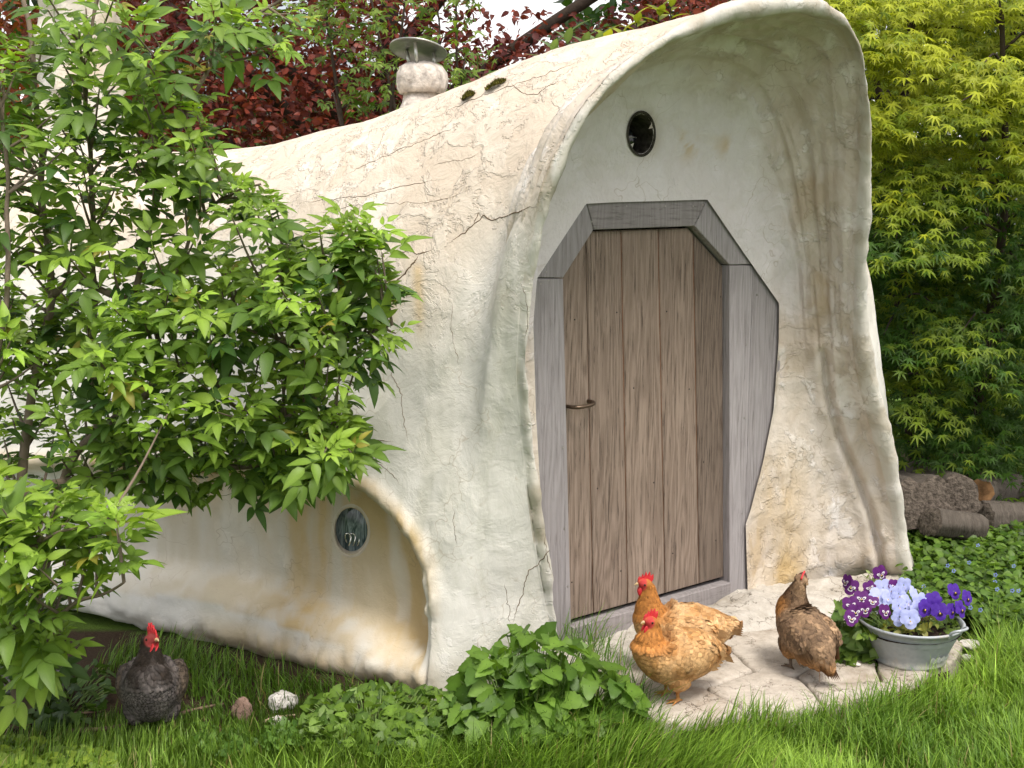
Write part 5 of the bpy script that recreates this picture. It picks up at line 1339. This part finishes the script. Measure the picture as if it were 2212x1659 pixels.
    cmb = [(.034, -.012), (.032, .006), (.024, .012 * combf + .004), (.020, .008), (.014, .026 * combf), (.008, .014), (.0, .034 * combf), (-.006, .018), (-.015, .034 * combf), (-.020, .016), (-.030, .024 * combf), (-.032, .006), (-.026, -.006), (-.01, -.010), (.015, -.012)]
    P2 = np.array([(hx + a * 1.0, .0035, hz2 + b_ * 1.05) for a, b_ in cmb]); vv, ff = prism_vf(P2, (0, 1, 0), .007, .0016)
    link('comb', mesh_from('comb', T(vv), ff, M_COMB, False), root)
    bk = MB(); bk.tube(curve([(hx + .022, 0, hz_ + .001), (hx + .036, 0, hz_ + .001), (hx + .046, 0, hz_ - .006)], 8), [.0095, .0085, .0075, .0065, .0052, .004, .0026, .0008], 10)
    vb = np.concatenate(bk.V); link('beak', mesh_from('beak', T(vb), bk.F, M_BEAK), root)
    for s in (1, -1):
        v_, f_ = ellip((hx + .020, s * .009, hz_ - .030), (.011, .0045, .019), 8); link('wattle', mesh_from('wattle', T(v_), f_, M_COMB), root)
        v_, f_ = ellip((hx - .012, s * .0235, hz_ - .014), (.007, .004, .010), 7); link('earlobe', mesh_from('earlobe', T(v_), f_, M_COMB), root)
        v_, f_ = ellip((hx + .008, s * .0262, hz_ + .004), (.0048, .0026, .0048), 7); link('eye', mesh_from('eye', T(v_), f_, M_EYE), root)
    return root
def buff(p, s, dark=0.0):
    n1_ = fbm(p * 22, 3, s); n2_ = fbm(p * 60, 2, s + 5); nk = (sstep(.22, .27, p[:, 2]) * sstep(.02, .07, p[:, 0]))[:, None]
    t = np.clip(.5 + .5 * n1_ + .25 * n2_, 0, 1)[:, None]; c = np.array([.44, .22, .075]) * (1 - t) + np.array([.66, .44, .23]) * t
    c = c * (1 - dark) + dark * np.array([.46, .25, .09]) * (.75 + .5 * t); br = (sstep(.06, .12, p[:, 0]) * (1 - nk[:, 0]))[:, None] * .5; c = c * (1 - br) + br * np.array([.43, .20, .055])
    return c * (1 - nk) + nk * np.array([.40, .165, .04]) * (.8 + .4 * t)
def brownhen(p, s):
    t = np.clip(.5 + .55 * fbm(p * 26, 3, s) + .3 * fbm(p * 70, 2, s + 3), 0, 1)[:, None]; c = np.array([.155, .10, .062]) * (1 - t) + np.array([.37, .245, .145]) * t
    nk = (sstep(.22, .27, p[:, 2]) * sstep(.02, .07, p[:, 0]))[:, None]; fl = (sstep(.14, .09, p[:, 2]))[:, None]; c = c * (1 - fl) + fl * np.array([.36, .19, .075]) * (.75 + .4 * t)
    ck = np.array([.34, .155, .045]) * (.6 + .7 * t); top = sstep(.30, .33, p[:, 2])[:, None]; ck = ck * (1 - top) + top * np.array([.12, .065, .035]); return c * (1 - nk) + nk * ck
def darkhen(p, s):
    t = np.clip(.5 + .5 * fbm(p * 24, 3, s), 0, 1)[:, None]; c = np.array([.10, .088, .088]) * (1 - t) + np.array([.18, .16, .155]) * t
    nk = (sstep(.245, .325, p[:, 2] + .35 * (np.abs(p[:, 1]) - .045) + .03 * fbm(p * np.array([60, 60, 14]), 2, 9)))[:, None]; sd4 = sstep(.075, .105, np.abs(p[:, 1]))[:, None] * .6; c = c * (1 - sd4) + sd4 * np.array([.095, .062, .030])
    return c * (1 - nk) + nk * np.array([.022, .016, .012]) * (.6 + t)
fA = PZ(1448, 1510, STEP_Z); fB = PZ(1458, 1452, .05); fC = PZ(1726, 1442, STEP_Z + .002); fD = PZ(332, 1592, -.005)
hen('golden buff hen standing in front with its head drawn low', fA, math.radians(203), .82, lambda p, s: buff(p, s, .25), 301, head_yaw=.1, neck=(-.030, -.035), tilt=.12, wl=.02, tail_up=-.045, wide=1.05, lace=.84)
hen('pale buff hen standing behind with neck stretched up at the door', fB, math.radians(178), .84, lambda p, s: buff(p, s), 302, head_yaw=.12, neck=(-.012, .012), tilt=.05, wl=.02, tail_up=-.02, lace=.9)
hen('mottled brown hen seen from behind beside the metal tub', fC, math.radians(108), .79, brownhen, 303, head_yaw=-.75, neck=(-.02, .010), tilt=.42, combf=.35, face=(.10, .035, .03), legcol=(.16, .12, .09), wide=.9, tail_up=-.05, lace=.78, wl=.03)
hen('dark grey laced hen facing the camera under the elder bush', fD, math.radians(-77), .88, darkhen, 304, head_yaw=.62, neck=(-.045, -.012), tilt=.36, lace=.2, combf=1.25, legcol=(.12, .10, .08), wide=1.0, face=(.30, .05, .05), wl=.02)
# ================================================================== TUB OF PANSIES
TC = PZ(1963, 1422, STEP_Z); TS = np.linalg.norm(TC - CAM) / FPX
def zinc():
    b = NB('galvanised_zinc'); v = b.coord('Object'); sp = b.ramp(b.voro(v, 60, 'F1', 'Distance'), [(.1, (.2, .21, .22)), (.7, (.5, .52, .53))]); n = b.noise(v, 12, 6, .65); st = b.noise(b.coord('Object', (16, 16, 2)), 2, 5, .6)
    c = b.mix(n, (.27, .295, .315), (.43, .465, .49)); c = b.mix(.12, c, sp); c = b.mix(b.ramp(st, [(.56, 0.0), (.7, .5)]), c, (.46, .40, .31))
    sx_ = b.n('ShaderNodeSeparateXYZ'); b.L.new(v, sx_.inputs[0])
    low = b.math('MULTIPLY', b.ramp(sx_.outputs[2], [(.016, 1.0), (.034, 0.0)]), b.ramp(n, [(.4, 0.0), (.5, 1.0)])); c = b.mix(low, c, (.55, .54, .50))
    b.bump(n, .3, .004); b.done(c, b.ramp(n, [(.3, .42), (.7, .62)]), .4); b.b.inputs['Metallic'].default_value = .25; return b.m
M_ZINC = zinc()
tub = thing('metal_tub', 'round galvanised metal tub planted with pansies on the paving', 'tub', tuple(TC))
rb_, rt_, th_ = 69 * TS, 99 * TS, .142
pr = [(0.004, .006), (rb_ * .94, .006), (rb_ * .97, .0), (rb_ * 1.02, .002), (rb_ * 1.03, .010), (rb_ + .002, .016)]
for t in np.linspace(.12, .94, 8): pr.append((rb_ + (rt_ - rb_) * t, .016 + (th_ - .016) * t))
pr += [(rt_ * 1.0, th_ - .006), (rt_ + .006, th_ - .004), (rt_ + .008, th_ + .002), (rt_ + .004, th_ + .006), (rt_ - .003, th_ + .004), (rt_ - .006, th_ - .01), (rt_ - .02, th_ - .05)]
link('tub_wall', mesh_from('tub_wall', *lathe(pr, 64), M_ZINC), tub)
M_SOIL = simple('potting_soil', (.03, .02, .014), .95, .1, nscale=80, namp=.6, bumpd=.02)
link('potting_soil', mesh_from('potting_soil', *lathe([(.002, th_ - .018), (rt_ * .5, th_ - .02), (rt_ - .008, th_ - .03)], 32, (0, 0, 0), .006, 2), M_SOIL), tub)
for a0, nm in ((math.radians(-52), 'front'), (math.radians(128), 'back')):
    pts = []
    for s, rr_, z_ in [(-.20, 1.0, -.006), (-.20, 1.04, .014), (-.17, 1.12, .026), (-.10, 1.18, .03), (0, 1.2, .031), (.10, 1.18, .03), (.17, 1.12, .026), (.20, 1.04, .014), (.20, 1.0, -.006)]:
        a = a0 + s; pts.append((rt_ * rr_ * math.cos(a), rt_ * rr_ * math.sin(a), th_ + z_ - .006))
    o = MB().tube(curve(pts, 24), .0048, 8).build('handle', M_ZINC, tub)
# worn paper remnant low on the front
lab = []
for k, a in enumerate(np.linspace(math.radians(-78), math.radians(-42), 12)):
    for z_ in (.030, .052):
        r_l = rb_ + (rt_ - rb_) * (z_ / th_) + .0012; lab.append((r_l * math.cos(a), r_l * math.sin(a), z_ + .004 * math.sin(k * 2.1)))
b = NB('worn_paper'); v = b.coord('Object'); nz = b.noise(v, 70, 5, .7); b.done(b.mix(b.ramp(nz, [(.45, 0.0), (.55, 1.0)]), (.46, .48, .49), (.62, .62, .60)), .8, .2)
link('paper_remnant', mesh_from('paper_remnant', lab, [(2 * k, 2 * k + 2, 2 * k + 3, 2 * k + 1) for k in range(11)], b.m), tub)

def petalmat(name, col, col2):
    b = NB(name); v = b.coord('Object'); nz = b.noise(v, 220, 3, .6)
    c = b.mix(nz, col, col2); b.done(c, .55, .25)
    t = b.n('ShaderNodeBsdfTranslucent'); b.L.new(c, t.inputs[0]); mx = b.n('ShaderNodeMixShader'); mx.inputs[0].default_value = .25
    b.L.new(b.b.outputs[0], mx.inputs[1]); b.L.new(t.outputs[0], mx.inputs[2]); b.L.new(mx.outputs[0], b.out.inputs[0]); return b.m
PM = {'plum': petalmat('plum_petal', (.075, .010, .105), (.15, .025, .20)), 'blue': petalmat('pale_blue_petal', (.40, .45, .80), (.56, .60, .88)), 'violet': petalmat('deep_violet_petal', (.055, .018, .25), (.11, .035, .40)),
      'white': petalmat('white_face', (.72, .68, .74), (.80, .78, .80)), 'dark': petalmat('dark_eye', (.012, .004, .02), (.03, .008, .04)), 'yellow': petalmat('yellow_eye', (.75, .50, .04), (.85, .66, .10)), 'lilac': petalmat('lilac_face', (.60, .60, .86), (.70, .70, .90))}
def disc(c, rx, rz, yoff, n=12, cup=.0, wav=.0, seed=0, ang=0.0):
    P = [(c[0], yoff, c[1])]
    for j in range(n):
        a = 2 * math.pi * j / n; x, z = rx * math.cos(a), rz * math.sin(a); x, z = x * math.cos(ang) - z * math.sin(ang), x * math.sin(ang) + z * math.cos(ang)
        P.append((c[0] + x, yoff - cup + wav * math.sin(3 * a + seed), c[1] + z))
    return np.array(P), [(0, 1 + (j + 1) % n, 1 + j) for j in range(n)]
FM = {}
def flower_mesh(kind, var):
    """five overlapping petals facing -y, with the face markings of this sort"""
    if (kind, var) in FM: return FM[(kind, var)]
    r = random.Random(var * 13 + len(kind)); V = []; F = []; mi = []; n = 0
    main = {'plum': 0, 'blue': 0, 'violet': 0}[kind]
    def put(vf, m):
        nonlocal n
        v, f = vf; V.append(v); F.extend(tuple(i + n for i in q) for q in f); mi.extend([m] * len(f)); n += len(v)
    w = .1
    for s in (1, -1): put(disc((s * .28, .36), .36, .38, .07 + .015 * s, 14, -.05, .035, var + s, .5 * s), 0)
    for s in (1, -1): put(disc((s * .36, -.04), .36, .31, .0 - .01 * s, 14, -.05, .035, var * 2 + s, .3 * s), 0)
    put(disc((0, -.36), .43, .36, -.06, 14, -.06, .04, var), 0)
    if kind == 'plum':
        for s in (1, -1): put(disc((s * .23, .02), .19, .12, -.075, 10, 0, 0, 0, .55 * s), 1); put(disc((s * .20, -.01), .09, .05, -.088, 8, 0, 0, 0, .55 * s), 2)
        put(disc((s * .0, -.26), .23, .12, -.115, 10), 1); put(disc((0, -.22), .15, .085, -.128, 8), 2); put(disc((0, -.10), .06, .06, -.135, 8), 3)
    elif kind == 'blue':
        put(disc((0, -.12), .055, .06, -.12, 8), 3); put(disc((0, -.24), .16, .12, -.108, 10), 1)
    else:
        put(disc((0, -.20), .21, .16, -.11, 10), 2); put(disc((0, -.10), .06, .075, -.13, 8), 3)
    mats = {'plum': [PM['plum'], PM['white'], PM['dark'], PM['yellow']], 'blue': [PM['blue'], PM['lilac'], PM['lilac'], PM['yellow']], 'violet': [PM['violet'], PM['violet'], PM['dark'], PM['yellow']]}[kind]
    FM[(kind, var)] = mesh_from('flower', np.concatenate(V), F, mats, True, None, mi); return FM[(kind, var)]
TCY = TC[1]
def pansy(label, kind, pos, size, seed):
    rr_ = np.random.default_rng(seed); pp = np.array([q[:2] for q in pos], float); c = PY(pp[:, 0].mean(), pp[:, 1].mean(), TCY); b0 = np.array([TC[0] + (c[0] - TC[0]) * .45, TCY - .03, TC[2] + th_ - .03])
    root = thing('pansy_plant', label, 'flower', tuple(b0), 'pansies in the metal tub'); st = MB(); B = []; Dr = []; Nm = []; Sc = []
    for k, q in enumerate(pos):
        Y = TCY - .10 + .24 * float(np.interp(q[1], [1235, 1345], [1, 0])) - .04 + rr_.normal(0, .01); p = PY(q[0], q[1], Y)
        o = bpy.data.objects.new('flower', flower_mesh(kind, k % 4)); COL.objects.link(o); o.parent = root
        yaw = (q[2] if len(q) > 2 else 0) + rr_.normal(0, .22); o.location = p - b0; o.rotation_euler = (rr_.normal(-.28, .16), rr_.normal(0, .25), yaw); o.scale = (size * rr_.uniform(.88, 1.12),) * 3
        st.tube(curve([b0 - b0 + [rr_.normal(0, .03), rr_.normal(0, .02), 0], (p - b0) * .6 + [0, .02, .01], p - b0 + [0, .008, -.004]], 8), .0016, 4, False)
    st.build('stems', M_STEM, root)['kind'] = 'stuff'
    for k in range(60):
        q = pos[int(rr_.integers(0, len(pos)))]; x = q[0] + rr_.normal(0, 22); y = min(1375, max(q[1] + 8, rr_.uniform(1300, 1372))); p = PY(np.clip(x, 1862, 2066), y, TCY - .10 + .22 * float(np.interp(y, [1290, 1372], [1, 0])) + .02)
        B.append(p); Dr.append(unit(rr_.normal(0, 1, 3) * [1, .6, .3] + [0, -.6, -.1])); Nm.append(unit(np.array([0, -.5, 1]) + rr_.normal(0, .35, 3))); Sc.append(rr_.uniform(.024, .042))
    scatter(root, [ovate(.55, .3, .15), toothed(6)], M_LEAF, np.array(B), np.array(Dr), np.array(Nm), np.array(Sc), cols(60, (.05, .11, .015), (.18, .26, .04), .18), 60)
pansy('plum purple pansies with white faces at the left of the tub', 'plum', [(1902, 1240, .3), (1838, 1268, -.3), (1879, 1270), (1932, 1267), (1838, 1307, -.2), (1861, 1293), (1868, 1317), (1839, 1336), (1912, 1322), (1828, 1257, -1.0), (1848, 1322), (1885, 1300)], .038, 401)
pansy('pale blue pansies massed in the middle of the tub', 'blue', [(1897, 1289), (1908, 1271), (1942, 1285, .2), (1953, 1266), (1976, 1285, .3), (1942, 1310), (1943, 1335), (1966, 1338), (1981, 1320, .4), (1960, 1302), (1918, 1292), (1990, 1300, .5)], .043, 402)
pansy('deep violet pansies with yellow eyes spilling over the right of the tub', 'violet', [(2062, 1278, .2), (2090, 1292, .4), (2018, 1297), (1998, 1315, -.1), (2030, 1322, .1), (2056, 1320, .2), (2076, 1316, .4), (2014, 1310)], .039, 403)
# pale sprigs and trailing gold leaves round the rim
def sprig(label, pts, n, sz, col, lo, seed, fl=None):
    rr_ = np.random.default_rng(seed); b0 = np.array([TC[0], TCY, TC[2] + th_ - .03]); r = thing('leafy_sprig', label, 'plant', tuple(b0)); B = []; Dr = []; Nm = []; Sc = []; st = MB()
    for x, y in pts:
        Y = TCY + lo; e = PY(x, y, Y); P = curve([b0 + (e - b0) * .35 * np.array([1, 1, 0]), (b0 + e) / 2 + [0, 0, .03], e], 10); st.tube(P - b0, np.linspace(.0022, .001, 10), 4, False)
        for k in range(n):
            t = rr_.uniform(.45, 1); p = P[int(t * 9)]; B.append(p + rr_.normal(0, .006, 3)); Dr.append(unit(rr_.normal(0, 1, 3) + [0, -.3, .2])); Nm.append(unit(rr_.normal(0, .5, 3) + [0, -.5, .8])); Sc.append(sz * rr_.uniform(.6, 1.2))
    st.build('stems', M_STEM, r)['kind'] = 'stuff'
    scatter(r, [ovate(.5, .2, .1)], M_LEAF, np.array(B), np.array(Dr), np.array(Nm), np.array(Sc), cols(len(B), *col, .12), 200)
sprig('pale green budding sprigs standing up behind the pansies', [(1862, 1240), (1870, 1232), (1880, 1250), (1940, 1240), (1950, 1235), (1975, 1258), (2000, 1262), (2015, 1275)], 12, .022, ((.20, .28, .07), (.36, .42, .16)), .10, 411)
sprig('gold green trailing leaves hanging over the tub front rim', [(1905, 1362), (1925, 1372), (1945, 1368), (1965, 1380), (1985, 1372), (2000, 1368), (2030, 1352)], 7, .042, ((.20, .24, .04), (.36, .33, .09)), -.115, 412)
